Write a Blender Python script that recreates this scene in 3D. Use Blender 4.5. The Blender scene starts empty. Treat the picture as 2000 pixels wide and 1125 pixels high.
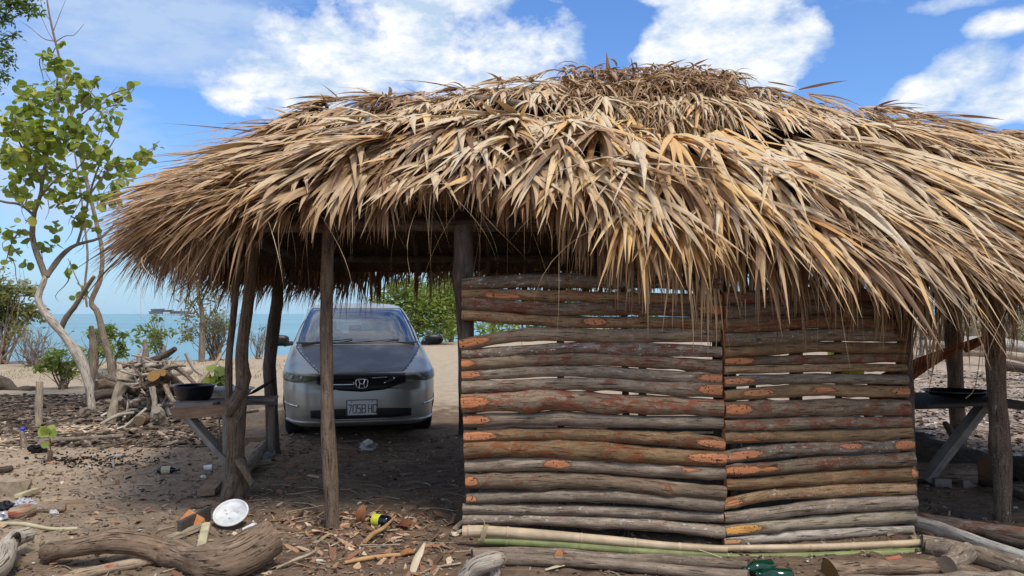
import bpy, math, random
import numpy as np
from mathutils import Vector, Matrix
C = bpy.data.collections.new("scene"); bpy.context.scene.collection.children.link(C)
scn = bpy.context.scene
# ------------------------------------------------ camera, sky, sun, exposure
FPX = 1480.0; HC = 1.5
cd = bpy.data.cameras.new("camera"); cam = bpy.data.objects.new("camera", cd); C.objects.link(cam)
cam.location = (0, 0, HC); cam.rotation_euler = (math.pi/2, 0, 0)
cd.sensor_width = 36.0; cd.lens = 36.0*FPX/2000.0; cd.shift_y = 50.5/2000.0
cd.clip_start = 0.05; cd.clip_end = 40000
scn.camera = cam
SUN_EL = math.radians(58); SUN_AZ = math.radians(150)      # azimuth from +Y, clockwise: behind the camera, to its right
w = bpy.data.worlds.new("World"); scn.world = w; w.use_nodes = True
def build_world():
    nt = w.node_tree; nt.nodes.clear(); N = nt.nodes; L = nt.links
    out = N.new('ShaderNodeOutputWorld'); bg = N.new('ShaderNodeBackground'); L.new(bg.outputs[0], out.inputs[0])
    bg.inputs['Strength'].default_value = 0.15
    sky = N.new('ShaderNodeTexSky'); sky.sky_type = 'NISHITA'; sky.sun_disc = False
    sky.sun_elevation = SUN_EL; sky.sun_rotation = SUN_AZ
    sky.air_density = 1.3; sky.dust_density = 0.6; sky.ozone_density = 2.5
    tc = N.new('ShaderNodeTexCoord'); sep = N.new('ShaderNodeSeparateXYZ'); L.new(tc.outputs['Generated'], sep.inputs[0])
    def M(op, a, b=None, clamp=False):
        n = N.new('ShaderNodeMath'); n.operation = op; n.use_clamp = clamp
        for i, v in enumerate((a, b)):
            if v is None: continue
            if isinstance(v, (int, float)): n.inputs[i].default_value = v
            else: L.new(v, n.inputs[i])
        return n.outputs[0]
    def mixc(f, a, b):
        n = N.new('ShaderNodeMix'); n.data_type = 'RGBA'
        if isinstance(f, (int, float)): n.inputs[0].default_value = f
        else: L.new(f, n.inputs[0])
        for i, v in ((6, a), (7, b)):
            if isinstance(v, tuple): n.inputs[i].default_value = v + (1,)
            else: L.new(v, n.inputs[i])
        return n.outputs[2]
    az = M('ARCTAN2', sep.outputs[0], sep.outputs[1]); el = M('ARCSINE', sep.outputs[2])
    def noise(sc, det=6, rough=.55, off=0, zs=1.0):
        mp = N.new('ShaderNodeMapping'); mp.inputs['Scale'].default_value = (sc, sc, sc*zs); mp.inputs['Location'].default_value = (off, off*.7, off*.3)
        L.new(tc.outputs['Generated'], mp.inputs[0])
        n = N.new('ShaderNodeTexNoise'); n.inputs['Scale'].default_value = 1; n.inputs['Detail'].default_value = det; n.inputs['Roughness'].default_value = rough
        L.new(mp.outputs[0], n.inputs[0]); return n.outputs[0]
    nz = noise(7, 9, .6, 3.1, 1.3); nz2 = noise(19, 6, .6, 9.0, 1.5)
    # cumulus heaps: (px, py, rx, ry, weight) turned into azimuth / elevation
    def heap(lst, edge, gain, nzv):
        acc = None
        for (px, py, rx, ry, wt) in lst:
            a0 = math.atan((px-1000)/FPX); k = math.sqrt(FPX**2+(px-1000)**2); e0 = math.atan((613-py)/k)
            dx = M('DIVIDE', M('SUBTRACT', az, a0), rx/k); dy = M('DIVIDE', M('SUBTRACT', el, e0), ry/k)
            d = M('ADD', M('MULTIPLY', dx, dx), M('MULTIPLY', dy, dy))
            g = M('MULTIPLY', M('SUBTRACT', 1.0, d), wt)
            acc = g if acc is None else M('MAXIMUM', acc, g)
        v = M('ADD', acc, M('MULTIPLY', M('SUBTRACT', nzv, .5), edge))
        return M('MULTIPLY', v, gain, True)
    nmix = M('ADD', M('MULTIPLY', nz, .65), M('MULTIPLY', nz2, .35))
    A = heap([(560,175,170,60,1),(700,120,170,80,1),(840,70,190,120,1),(980,110,170,110,1),(900,-20,200,90,1),(620,60,120,50,.5),(480,190,90,36,.9)], 5.6, 1.45, nmix)
    B = heap([(1330,90,100,90,1),(1420,40,130,110,1),(1500,100,115,80,1),(1420,150,150,70,1),(1380,-60,160,90,1)], 3.8, 2.0, nmix)
    D = heap([(1800,185,75,40,1),(1960,195,90,45,1),(1900,140,80,60,.6),(1960,45,80,28,.8),(2050,150,90,80,1),(1880,0,120,18,.5)], 4.2, 1.3, nmix)
    cum = M('MAXIMUM', A, M('MAXIMUM', B, D))
    # thin veil high at the left and unseen clouds for the rest of the sky
    veil = heap([(300,20,460,130,1.2),(60,260,300,180,.9),(1650,0,260,40,.4)], 4.0, .95, noise(5.0, 7, .62, 1.7, 3.0))
    other = noise(2.6, 8, .6, 21.0, 1.6)
    oth = M('MULTIPLY', M('SUBTRACT', other, .40), 7.0, True)
    # unseen clouds outside the heaps, thickened to make the diffuse light whiter
    away = M('MULTIPLY', M('SUBTRACT', M('ABSOLUTE', az), .72), 6.0, True)
    high = M('MULTIPLY', M('SUBTRACT', el, .50), 6.0, True)
    oth = M('MULTIPLY', oth, M('MAXIMUM', away, high))
    # sky colour: nishita pushed to the tropical blue of the place
    skyc = mixc(1.0, sky.outputs[0], (0, 0, 0)); 
    mulc = N.new('ShaderNodeMix'); mulc.data_type = 'RGBA'; mulc.blend_type = 'MULTIPLY'; mulc.inputs[0].default_value = 1
    L.new(sky.outputs[0], mulc.inputs[6]); mulc.inputs[7].default_value = (SKYM[0], SKYM[1], SKYM[2], 1)
    hz = M('POWER', M('SUBTRACT', 1.0, M('MAXIMUM', el, 0.0), True), 9.0)
    base = mixc(M('MULTIPLY', hz, .75), mulc.outputs[2], HORC)
    shade = M('MULTIPLY', M('SUBTRACT', noise(12, 8, .65, 5.5, 2.2), .38), 4.5, True)
    cloudc = mixc(shade, CLD, CLB)
    c1 = mixc(M('MULTIPLY', veil, .8), base, CLV)
    c2 = mixc(M('MULTIPLY', oth, .9), c1, cloudc)
    c3 = mixc(M('MULTIPLY', cum, .96), c2, cloudc)
    L.new(c3, bg.inputs[0])
SKYM = (.50, .72, 1.08); HORC = (2.6, 4.1, 5.7); CLD = (3.3, 4.2, 5.4); CLB = (6.6, 6.6, 6.6); CLV = (3.3, 4.2, 5.6)
build_world()
ld = bpy.data.lights.new("sun", 'SUN'); sun = bpy.data.objects.new("sun", ld); C.objects.link(sun)
ld.energy = 2.9; ld.angle = math.radians(14); ld.color = (1, .93, .82)
sd = Vector((math.sin(SUN_AZ)*math.cos(SUN_EL), math.cos(SUN_AZ)*math.cos(SUN_EL), math.sin(SUN_EL)))
sun.rotation_euler = sd.to_track_quat('Z', 'Y').to_euler()
scn.view_settings.view_transform = 'Standard'; scn.view_settings.look = 'None'
scn.view_settings.gamma = 1; scn.view_settings.exposure = 0.15; scn.view_settings.use_curve_mapping = False
scn.cycles.max_bounces = 6; scn.cycles.transparent_max_bounces = 12

# ------------------------------------------------ noise and ground height
_r = np.random.RandomState(5); _T = _r.rand(256, 256)
def vnoise(x, y):
    x = np.asarray(x, float); y = np.asarray(y, float)
    xi = np.floor(x).astype(int); yi = np.floor(y).astype(int); fx = x-xi; fy = y-yi
    fx = fx*fx*(3-2*fx); fy = fy*fy*(3-2*fy)
    g = lambda a, b: _T[a & 255, b & 255]
    return (g(xi, yi)*(1-fx)+g(xi+1, yi)*fx)*(1-fy)+(g(xi, yi+1)*(1-fx)+g(xi+1, yi+1)*fx)*fy-.5
def sst(a, b, x):
    t = np.clip((x-a)/(b-a), 0, 1); return t*t*(3-2*t)
def shore(x): return 24.5+18*sst(-10.5, -4, x)+70*sst(-3, 8, x)
def gh(x, y):
    x = np.asarray(x, float); y = np.asarray(y, float)
    d = np.sqrt(x*x+y*y); near = 1-sst(12, 24, d)
    h = .05*vnoise(x*.7+9, y*.7)+.028*vnoise(x*2.3, y*2.3+4)+near*(.024*vnoise(x*5+3, y*8)+.018*vnoise(x*12, y*19+7)+.010*vnoise(x*26, y*40))
    h = h+(1-near)*.30*vnoise(x*.22, y*.22)*(1-.5*sst(20, 30, y))
    h = h+.5*sst(7, 30, x)*sst(14, 40, y)
    h = h-4.0*sst(-1.0, 9, y-shore(x)-2.0*vnoise(x*.4, y*.1))
    return h
def P(px, py, Y): return Vector(((px-1000)/FPX*Y, Y, HC-(py-613)/FPX*Y))
def G(px, py, up=0.0):
    z = 0.0
    for _ in range(6):
        Y = (HC-z-up)*FPX/(py-613); x = (px-1000)/FPX*Y; z = float(gh(x, Y))
    return Vector((x, Y, z+up))
def smooth(pts, n):
    pts = [Vector(p) for p in pts]
    if len(pts) == 2: return [pts[0].lerp(pts[1], i/(n-1)) for i in range(n)]
    out = []; m = len(pts)-1
    for i in range(n):
        t = i/(n-1)*m; k = min(int(t), m-1); f = t-k
        p0 = pts[max(k-1, 0)]; p1 = pts[k]; p2 = pts[k+1]; p3 = pts[min(k+2, m)]
        out.append(.5*((2*p1)+(p2-p0)*f+(2*p0-5*p1+4*p2-p3)*f*f+(3*p1-p0-3*p2+p3)*f**3))
    return out
def lerpl(v, t):
    if isinstance(v, (int, float)): return v
    m = len(v)-1; k = min(int(t*m), m-1); f = t*m-k; return v[k]*(1-f)+v[k+1]*f

# ------------------------------------------------ materials
MATS = {}
class NB:
    def __init__(s, name):
        s.m = bpy.data.materials.new(name); s.m.use_nodes = True; s.nt = s.m.node_tree; s.N = s.nt.nodes; s.L = s.nt.links
        s.b = s.N['Principled BSDF']; s.out = s.N['Material Output']; MATS[name] = s.m
    def put(s, sock, v):
        if isinstance(v, tuple): sock.default_value = v+(1,) if len(v) == 3 and sock.type == 'RGBA' else v
        elif isinstance(v, (int, float)): sock.default_value = v
        else: s.L.new(v, sock)
    def attr(s, n, k='Fac'):
        a = s.N.new('ShaderNodeAttribute'); a.attribute_name = n; return a.outputs[k]
    def tc(s, sc=(1, 1, 1), rnd=True):
        mp = s.N.new('ShaderNodeMapping'); s.L.new(s.attr('tc', 'Vector'), mp.inputs[0]); mp.inputs['Scale'].default_value = sc
        if rnd:
            oi = s.N.new('ShaderNodeObjectInfo'); vm = s.N.new('ShaderNodeVectorMath'); vm.operation = 'SCALE'
            vm.inputs[0].default_value = (31, 17, 53); s.L.new(oi.outputs['Random'], vm.inputs['Scale']); s.L.new(vm.outputs[0], mp.inputs['Location'])
        return mp.outputs[0]
    def noise(s, vec, sc=5, det=4, rough=.55, dist=0):
        n = s.N.new('ShaderNodeTexNoise'); s.L.new(vec, n.inputs['Vector'])
        for k, v in (('Scale', sc), ('Detail', det), ('Roughness', rough), ('Distortion', dist)): n.inputs[k].default_value = v
        return n.outputs[0]
    def vor(s, vec, sc, out='Distance'):
        n = s.N.new('ShaderNodeTexVoronoi'); s.L.new(vec, n.inputs['Vector']); n.inputs['Scale'].default_value = sc; return n.outputs[out]
    def ramp(s, f, stops):
        r = s.N.new('ShaderNodeValToRGB'); s.L.new(f, r.inputs[0]); e = r.color_ramp.elements
        while len(e) < len(stops): e.new(.5)
        for i, (p, c) in enumerate(stops):
            e[i].position = p; e[i].color = (c if isinstance(c, tuple) else (c, c, c))+(1,)
        return r.outputs[0]
    def mix(s, f, a, b, mode='MIX'):
        n = s.N.new('ShaderNodeMix'); n.data_type = 'RGBA'; n.blend_type = mode
        s.put(n.inputs[0], f); s.put(n.inputs[6], a); s.put(n.inputs[7], b); return n.outputs[2]
    def math(s, op, a, b=0.0, clamp=False):
        n = s.N.new('ShaderNodeMath'); n.operation = op; n.use_clamp = clamp; s.put(n.inputs[0], a); s.put(n.inputs[1], b); return n.outputs[0]
    def bump(s, h, st=.5, d=.01):
        b = s.N.new('ShaderNodeBump'); b.inputs['Strength'].default_value = st; b.inputs['Distance'].default_value = d
        s.L.new(h, b.inputs['Height']); s.L.new(b.outputs[0], s.b.inputs['Normal'])
    def fin(s, col, rough=.85, spec=.3, metal=0):
        s.put(s.b.inputs['Base Color'], col); s.put(s.b.inputs['Roughness'], rough); s.b.inputs['Specular IOR Level'].default_value = spec
        s.b.inputs['Metallic'].default_value = metal; return s.m
def bark(name, c0, c1, patch=None, pth=.58, lichen=None, lth=.66, cut=(.50, .16, .06), grain=14, bst=.6, tintv=.5):
    n = NB(name); v = n.tc((1, 1, .12)); v3 = n.tc((1, 1, .6))
    g = n.noise(v, grain*4, 6, .65, .3); big = n.noise(v3, 9, 5, .6)
    col = n.mix(n.ramp(g, [(.3, 0.), (.7, 1.)]), c0, c1)
    col = n.mix(n.ramp(big, [(.35, 0.), (.65, 1.)]), n.mix(.45, col, tuple(x*.45 for x in c0)), col)
    if patch: 
        oj = n.N.new('ShaderNodeObjectInfo'); r2 = n.math('FRACT', n.math('MULTIPLY', oj.outputs['Random'], 7.3)); pm = n.ramp(n.math('ADD', n.noise(n.tc((1, 1, .5)), 15, 6, .75, .8), n.math('MULTIPLY', n.math('SUBTRACT', r2, .5), .14)), [(pth, 0.), (pth+.06, 1.)]); col = n.mix(n.math('MULTIPLY', pm, .85), col, patch)
    if lichen:
        oi = n.N.new('ShaderNodeObjectInfo'); am = n.ramp(oi.outputs['Random'], [(.15, .05), (.9, 1.)]); lm = n.ramp(n.noise(v3, 36, 3, .6), [(lth, 0.), (lth+.04, 1.)]); col = n.mix(n.math('MULTIPLY', n.math('MULTIPLY', lm, .75), am), col, lichen)
    if lichen:
        l2 = n.ramp(n.noise(n.tc((1, 1, .9)), 95, 4, .75), [(.57, 0.), (.63, 1.)]); col = n.mix(n.math('MULTIPLY', n.math('MULTIPLY', l2, .5), am), col, tuple(x*.9 for x in lichen))
    dk = n.ramp(n.noise(n.tc((1, 1, .8)), 70, 4, .75), [(.34, 1.), (.42, 0.)]); col = n.mix(n.math('MULTIPLY', dk, .7), col, tuple(x*.3 for x in c0))
    crack = n.ramp(n.noise(n.tc((1, 1, .07)), grain*7, 4, .6, .6), [(.30, 0.), (.42, 1.)])
    col = n.mix(crack, tuple(x*.25 for x in c0), col)
    # the small dark scars across a branch
    tv = n.math('MULTIPLY', n.math('SUBTRACT', n.attr('tint'), .5), tintv)
    hs = n.N.new('ShaderNodeHueSaturation'); n.L.new(col, hs.inputs['Color']); n.L.new(n.math('ADD', 1.0, tv), hs.inputs['Value']); col = hs.outputs[0]
    cutc = n.mix(n.ramp(n.noise(v, 60, 4, .7), [(.35, 0.), (.7, 1.)]), cut, tuple(min(1, x*1.55) for x in cut))
    nail = n.ramp(n.noise(n.tc((1, 1, 1)), 62, 1, .5), [(.64, 0.), (.67, 1.)])
    cutc = n.mix(nail, cutc, (.05, .03, .025))
    ca = n.math('ADD', n.attr('cut'), n.math('MULTIPLY', n.math('SUBTRACT', n.noise(v3, 55, 5, .7), .5), .75))
    cm = n.ramp(ca, [(.47, 0.), (.52, 1.)])
    edge = n.ramp(ca, [(.16, 0.), (.42, 1.)])
    col = n.mix(n.math('MULTIPLY', edge, .7), col, tuple(x*.30 for x in cut)); col = n.mix(cm, col, cutc)
    h = n.math('ADD', n.math('MULTIPLY', g, .6), n.math('ADD', crack, n.math('MULTIPLY', big, 1.2)))
    n.bump(h, bst*1.3, .007); return n.fin(col, .88, .2)
bark('bark_wall', (.14, .095, .062), (.34, .255, .17), patch=(.20, .058, .03), pth=.55, lichen=(.50, .47, .41), lth=.63, cut=(.41, .16, .07), tintv=.7)
bark('bark_wall_ochre', (.19, .11, .055), (.40, .265, .14), patch=(.24, .08, .035), pth=.55, lichen=(.5, .48, .42), lth=.66, cut=(.41, .17, .08), tintv=.6)
bark('bark_grey', (.155, .112, .078), (.37, .295, .22), patch=(.19, .06, .035), pth=.575, lichen=(.52, .50, .46), lth=.62, cut=(.40, .165, .08))
bark('bark_post', (.09, .06, .04), (.27, .195, .135), patch=(.15, .055, .035), pth=.57, lichen=(.45, .42, .38), lth=.68, cut=(.5, .2, .09))
bark('bark_dark', (.06, .045, .035), (.17, .13, .10), patch=(.15, .06, .03), pth=.62, cut=(.38, .17, .07))
bark('bark_red', (.33, .24, .16), (.50, .38, .26), patch=(.36, .07, .035), pth=.50, cut=(.42, .09, .04))
bark('drift', (.33, .27, .21), (.64, .56, .46), cut=(.42, .24, .11), bst=.9)
bark('log_brown', (.14, .09, .058), (.36, .255, .175), patch=(.13, .08, .055), pth=.6, cut=(.42, .23, .085), bst=1.0)
bark('bark_white', (.33, .30, .26), (.58, .54, .48), patch=(.28, .24, .2), pth=.60, cut=(.4, .25, .1))
bark('bark_tan', (.32, .25, .17), (.56, .47, .34), patch=(.25, .17, .10), pth=.6, cut=(.5, .25, .07))
def plank_m(name, c0, c1, rough=.85):
    n = NB(name); g = n.noise(n.tc((1, 1, .06)), 60, 6, .7, .4); b2 = n.noise(n.tc(), 7, 4)
    col = n.mix(n.ramp(g, [(.3, 0.), (.72, 1.)]), c0, c1); col = n.mix(n.ramp(b2, [(.4, .0), (.65, .5)]), col, tuple(x*.5 for x in c0))
    n.bump(g, .35, .004); return n.fin(col, rough, .25)
plank_m('plank_brown', (.20, .125, .075), (.40, .27, .17)); plank_m('plank_grey', (.17, .145, .12), (.36, .31, .27))
plank_m('plank_dark', (.055, .045, .04), (.13, .11, .095)); plank_m('plank_pale', (.42, .36, .22), (.62, .55, .36))
plank_m('bamboo_tan', (.46, .34, .21), (.66, .52, .36), .5); plank_m('bamboo_green', (.10, .14, .045), (.36, .38, .16), .5)
plank_m('cut_orange', (.45, .16, .055), (.65, .30, .12)); plank_m('cut_tan', (.42, .23, .09), (.60, .38, .18)); plank_m('panel_grey', (.22, .245, .25), (.30, .33, .335), .7)
def thatch(name, stops, dark=.5):
    n = NB(name); t = n.attr('tint'); col = n.ramp(t, stops)
    st = n.noise(n.tc((1, 1, .05), False), 260, 3, .6); col = n.mix(n.ramp(st, [(.3, .45), (.6, 0.)]), col, (.14, .085, .05))
    ag = n.attr('cut'); col = n.mix(n.math('MULTIPLY', ag, dark), col, (.34, .20, .11))
    n.fin(col, .6, .3); tr = n.N.new('ShaderNodeBsdfTranslucent'); n.put(tr.inputs[0], n.mix(.5, col, (.5, .3, .12)))
    mx = n.N.new('ShaderNodeMixShader'); mx.inputs[0].default_value = .14
    n.L.new(n.b.outputs[0], mx.inputs[1]); n.L.new(tr.outputs[0], mx.inputs[2]); n.L.new(mx.outputs[0], n.out.inputs[0])
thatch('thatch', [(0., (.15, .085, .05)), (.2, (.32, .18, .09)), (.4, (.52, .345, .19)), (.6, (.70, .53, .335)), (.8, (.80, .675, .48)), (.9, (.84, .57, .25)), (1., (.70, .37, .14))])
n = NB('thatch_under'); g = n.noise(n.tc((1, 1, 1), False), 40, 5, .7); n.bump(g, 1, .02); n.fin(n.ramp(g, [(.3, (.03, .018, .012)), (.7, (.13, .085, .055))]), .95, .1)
def leafm(name, stops, tr=.35, rough=.45):
    n = NB(name); col = n.ramp(n.attr('tint'), stops); n.fin(col, rough, .4)
    t = n.N.new('ShaderNodeBsdfTranslucent'); n.put(t.inputs[0], n.mix(.5, col, (.45, .6, .05), 'MIX')); mx = n.N.new('ShaderNodeMixShader'); mx.inputs[0].default_value = tr
    n.L.new(n.b.outputs[0], mx.inputs[1]); n.L.new(t.outputs[0], mx.inputs[2]); n.L.new(mx.outputs[0], n.out.inputs[0])
leafm('leaf_grape', [(0., (.06, .10, .02)), (.45, (.20, .25, .04)), (.85, (.40, .42, .08)), (1., (.45, .38, .08))])
leafm('leaf_dark', [(0., (.02, .045, .012)), (.6, (.05, .10, .022)), (1., (.13, .19, .04))])
leafm('leaf_bush', [(0., (.04, .08, .018)), (.5, (.11, .17, .03)), (.85, (.22, .27, .055)), (1., (.36, .28, .06))])
leafm('leaf_lime', [(0., (.06, .10, .025)), (.5, (.19, .25, .05)), (1., (.40, .45, .11))])
leafm('leaf_olive', [(0., (.07, .08, .03)), (.5, (.17, .17, .07)), (1., (.38, .30, .12))])
leafm('leaf_brown', [(0., (.16, .06, .03)), (.5, (.38, .16, .06)), (1., (.62, .42, .22))], .1, .7)
def plain(name, col, rough=.5, spec=.5, metal=0, var=.0, bs=0, sc=20):
    n = NB(name); c = col
    if var:
        c = n.mix(n.ramp(n.noise(n.tc(), sc, 5, .65), [(.35, 0.), (.65, 1.)]), tuple(x*(1-var) for x in col), col)
    if bs: n.bump(n.noise(n.tc(), sc*2, 4), bs, .004)
    return n.fin(c, rough, spec, metal)
plain('paint_bumper', (.42, .42, .40), .38, .5, .55, .18, 0, 6)
plain('chrome', (.75, .75, .75), .18, .5, 1, .2, 0, 30); plain('black_plastic', (.012, .012, .014), .42, .5, 0, .3)
plain('rubber', (.022, .022, .022), .85, .3, 0, .3, .4, 30); plain('rim', (.45, .46, .47), .4, .5, .7, .3)
plain('seat_cloth', (.045, .045, .05), .9, .2, 0, .3); plain('plate_white', (.85, .85, .85), .5, .4, 0, .15); plain('ink', (.01, .012, .03), .5)
plain('basin_black', (.006, .007, .016), .33, .5, 0, .4); plain('white_plastic', (.72, .73, .72), .5, .4, 0, .32, 0, 14); plain('black_glass', (.006, .007, .009), .08, .6)
plain('label_yellow', (.62, .62, .05), .6, .3, 0, .2); plain('label_cream', (.6, .52, .36), .7, .2, 0, .3); plain('foil', (.62, .62, .64), .45, .5, .3, .5, .6, 40)
plain('rag_white', (.55, .53, .52), .9, .2, 0, .4, .5); plain('hammock', (.20, .065, .035), .95, .1, 0, .5, .8, 60); plain('string', (.55, .44, .26), .8, .2, 0, .3)
plain('blue_cap', (.03, .05, .42), .35); plain('charcoal', (.02, .018, .018), .95, .1, 0, .5, 1, 30); plain('brick_red', (.45, .16, .10), .9, .1, 0, .4, .6, 40)
plain('boulder', (.42, .33, .23), .95, .1, 0, .4, .6, 18); plain('lamp_inside', (.34, .32, .22), .4, .5, 0, .3); plain('amber', (.6, .36, .10), .3, .5); plain('cloth_grey', (.42, .38, .36), .9, .1, 0, .3, .3)
plain('far_grey', (.14, .15, .17), .9, .1, 0, .3); plain('far_white', (.55, .57, .6), .8, .1, 0, .2); plain('yellow_plastic', (.62, .66, .03), .45, .4, 0, .15); plain('dark_tarp', (.02, .02, .023), .6, .3, 0, .4, .5)
# silver paint, sun-faded and dull on the bonnet
n = NB('paint'); f = n.ramp(n.noise(n.tc((1, 1, 1)), 4, 5, .6), [(.4, 0.), (.62, 1.)])
n.fin(n.mix(f, (.36, .36, .335), (.45, .45, .42)), n.ramp(f, [(0., .30), (1., .42)]), .5, .55)
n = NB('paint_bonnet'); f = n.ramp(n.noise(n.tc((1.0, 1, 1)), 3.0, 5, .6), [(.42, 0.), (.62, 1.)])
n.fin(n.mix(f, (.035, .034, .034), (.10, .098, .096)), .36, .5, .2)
def glassm(name, tint, fac, mul=1.4):
    n = NB(name); t = n.N.new('ShaderNodeBsdfTransparent'); t.inputs[0].default_value = tint+(1,)
    g = n.N.new('ShaderNodeBsdfGlossy'); g.inputs['Roughness'].default_value = .02; g.inputs[0].default_value = (.85, .9, 1, 1)
    fr = n.N.new('ShaderNodeFresnel'); fr.inputs[0].default_value = 1.5
    mx = n.N.new('ShaderNodeMixShader'); n.L.new(n.math('ADD', n.math('MULTIPLY', fr.outputs[0], mul), fac, True), mx.inputs[0])
    n.L.new(t.outputs[0], mx.inputs[1]); n.L.new(g.outputs[0], mx.inputs[2]); n.L.new(mx.outputs[0], n.out.inputs[0])
glassm('windscreen_glass', (.60, .66, .66), .10); glassm('side_glass', (.25, .28, .28), .08); glassm('lamp_glass', (.70, .70, .58), .0, .6); plain('green_glass', (.003, .035, .018), .10, .6)
n = NB('skin_soil')
def soil():
    n = NB('soil'); geo = n.N.new('ShaderNodeNewGeometry'); pos = geo.outputs['Position']
    sep = n.N.new('ShaderNodeSeparateXYZ'); n.L.new(pos, sep.inputs[0]); X, Y, Z = sep.outputs
    st = n.N.new('ShaderNodeMapping'); st.inputs['Scale'].default_value = (.55, 1.5, 1); n.L.new(pos, st.inputs[0]); pos2 = st.outputs[0]
    a = n.noise(pos, 1.3, 6, .65); b = n.noise(pos2, 7, 7, .7); c = n.noise(pos2, 38, 6, .75); d = n.noise(pos, 150, 3, .7)
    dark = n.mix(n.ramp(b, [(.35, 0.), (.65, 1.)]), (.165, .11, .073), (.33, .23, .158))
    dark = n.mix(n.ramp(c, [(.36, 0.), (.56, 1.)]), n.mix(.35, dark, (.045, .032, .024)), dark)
    tan = n.mix(n.ramp(c, [(.35, 0.), (.6, 1.)]), (.37, .265, .18), (.60, .46, .325))
    sand = n.mix(n.ramp(b, [(.35, 0.), (.6, 1.)]), (.40, .305, .21), (.58, .46, .33))
    sand = n.mix(n.ramp(c, [(.36, 0.), (.5, 1.)]), n.mix(.45, sand, (.2, .14, .1)), sand)
    # open tan ground at the left front, darker earth in the middle and under the hut
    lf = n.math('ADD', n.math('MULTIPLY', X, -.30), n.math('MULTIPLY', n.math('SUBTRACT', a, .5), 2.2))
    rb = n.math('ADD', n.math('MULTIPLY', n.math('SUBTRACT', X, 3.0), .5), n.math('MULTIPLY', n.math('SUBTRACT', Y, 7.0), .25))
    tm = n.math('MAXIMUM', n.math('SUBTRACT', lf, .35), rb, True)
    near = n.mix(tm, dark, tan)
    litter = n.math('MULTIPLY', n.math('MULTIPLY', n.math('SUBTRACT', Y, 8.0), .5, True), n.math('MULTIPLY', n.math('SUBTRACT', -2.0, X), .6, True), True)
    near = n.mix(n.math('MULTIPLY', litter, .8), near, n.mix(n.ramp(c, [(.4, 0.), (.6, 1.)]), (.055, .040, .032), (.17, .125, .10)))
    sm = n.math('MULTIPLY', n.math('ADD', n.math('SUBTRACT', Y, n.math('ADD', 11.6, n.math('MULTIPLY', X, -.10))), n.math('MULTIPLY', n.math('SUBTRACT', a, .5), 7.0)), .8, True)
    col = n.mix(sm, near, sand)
    rt = n.math('MULTIPLY', n.math('MULTIPLY', n.math('SUBTRACT', Y, 8.0), .4, True), n.math('MULTIPLY', n.math('SUBTRACT', X, 2.5), .5, True), True)
    pink = n.mix(n.ramp(b, [(.38, 0.), (.6, 1.)]), (.22, .16, .13), (.52, .41, .34))
    col = n.mix(n.math('MULTIPLY', rt, n.math('SUBTRACT', 1.0, n.math('MULTIPLY', sm, .5))), col, pink)
    # dark leaf litter right at the far edge of the land
    sp = n.ramp(n.vor(pos, 55), [(.0, 1.), (.10, 1.), (.16, 0.)]); col = n.mix(n.math('MULTIPLY', sp, n.ramp(n.noise(pos, 20, 2), [(.50, 0.), (.56, .75)])), col, (.50, .44, .38))
    h = n.math('ADD', n.math('MULTIPLY', b, 2.0), n.math('ADD', n.math('MULTIPLY', c, 1.0), n.math('MULTIPLY', d, .25)))
    n.bump(h, .9, .03); n.fin(col, .97, .12)
soil()
n = NB('sea'); geo = n.N.new('ShaderNodeNewGeometry'); mp = n.N.new('ShaderNodeMapping'); mp.inputs['Scale'].default_value = (.25, 1, 1); n.L.new(geo.outputs['Position'], mp.inputs[0])
wv = n.noise(mp.outputs[0], 1.2, 5, .6); bnd = n.noise(mp.outputs[0], .02, 3, .5); n.bump(wv, .25, .15)
n.fin(n.mix(n.ramp(bnd, [(.35, 0.), (.65, 1.)]), (.12, .26, .30), (.21, .36, .38)), .35, .35)
# ------------------------------------------------ mesh builders
WO = {}
def base_name(o): return o.name
def link(name, me, parent=None, loc=(0, 0, 0)):
    o = bpy.data.objects.new(name, me); C.objects.link(o)
    loc = Vector(loc); WO[o] = loc
    if parent is not None: o.parent = parent; o.location = loc-WO[parent]
    else: o.location = loc
    return o
def tag(o, label, cat, group=None, kind=None):
    if label: o['label'] = label
    if cat: o['category'] = cat
    if group: o['group'] = group
    if kind: o['kind'] = kind
    return o
def empty(name, loc): return link(name, None, None, loc)
def bulk(name, V, F, mat, parent=None, tint=None, tc=None, cut=None, smoothf=True, matidx=None):
    V = np.asarray(V, float); F = np.asarray(F); k = F.shape[1]
    if tc is None: tc = V.copy()
    if parent is not None: loc = WO[parent]
    else: loc = Vector(((V[:, 0].min()+V[:, 0].max())/2, (V[:, 1].min()+V[:, 1].max())/2, V[:, 2].min()))
    me = bpy.data.meshes.new(name); me.vertices.add(len(V)); me.vertices.foreach_set('co', (V-np.array(loc)).astype(np.float32).ravel())
    me.loops.add(F.size); me.loops.foreach_set('vertex_index', F.astype(np.int32).ravel())
    me.polygons.add(len(F)); me.polygons.foreach_set('loop_start', np.arange(0, F.size, k, dtype=np.int32))
    me.polygons.foreach_set('use_smooth', np.full(len(F), smoothf))
    me.update(calc_edges=True)
    for nm, arr, ty in (('tint', tint, 'FLOAT'), ('cut', cut, 'FLOAT'), ('tc', tc, 'FLOAT_VECTOR')):
        if arr is None: arr = np.full(len(V), .5 if nm == 'tint' else 0.)
        a = me.attributes.new(nm, ty, 'POINT'); a.data.foreach_set('vector' if ty == 'FLOAT_VECTOR' else 'value', np.asarray(arr, np.float32).ravel())
    for mm in (mat if isinstance(mat, list) else [mat]): me.materials.append(MATS[mm])
    if matidx is not None: me.polygons.foreach_set('material_index', np.asarray(matidx, np.int32))
    return link(name, me, parent, loc)
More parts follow.
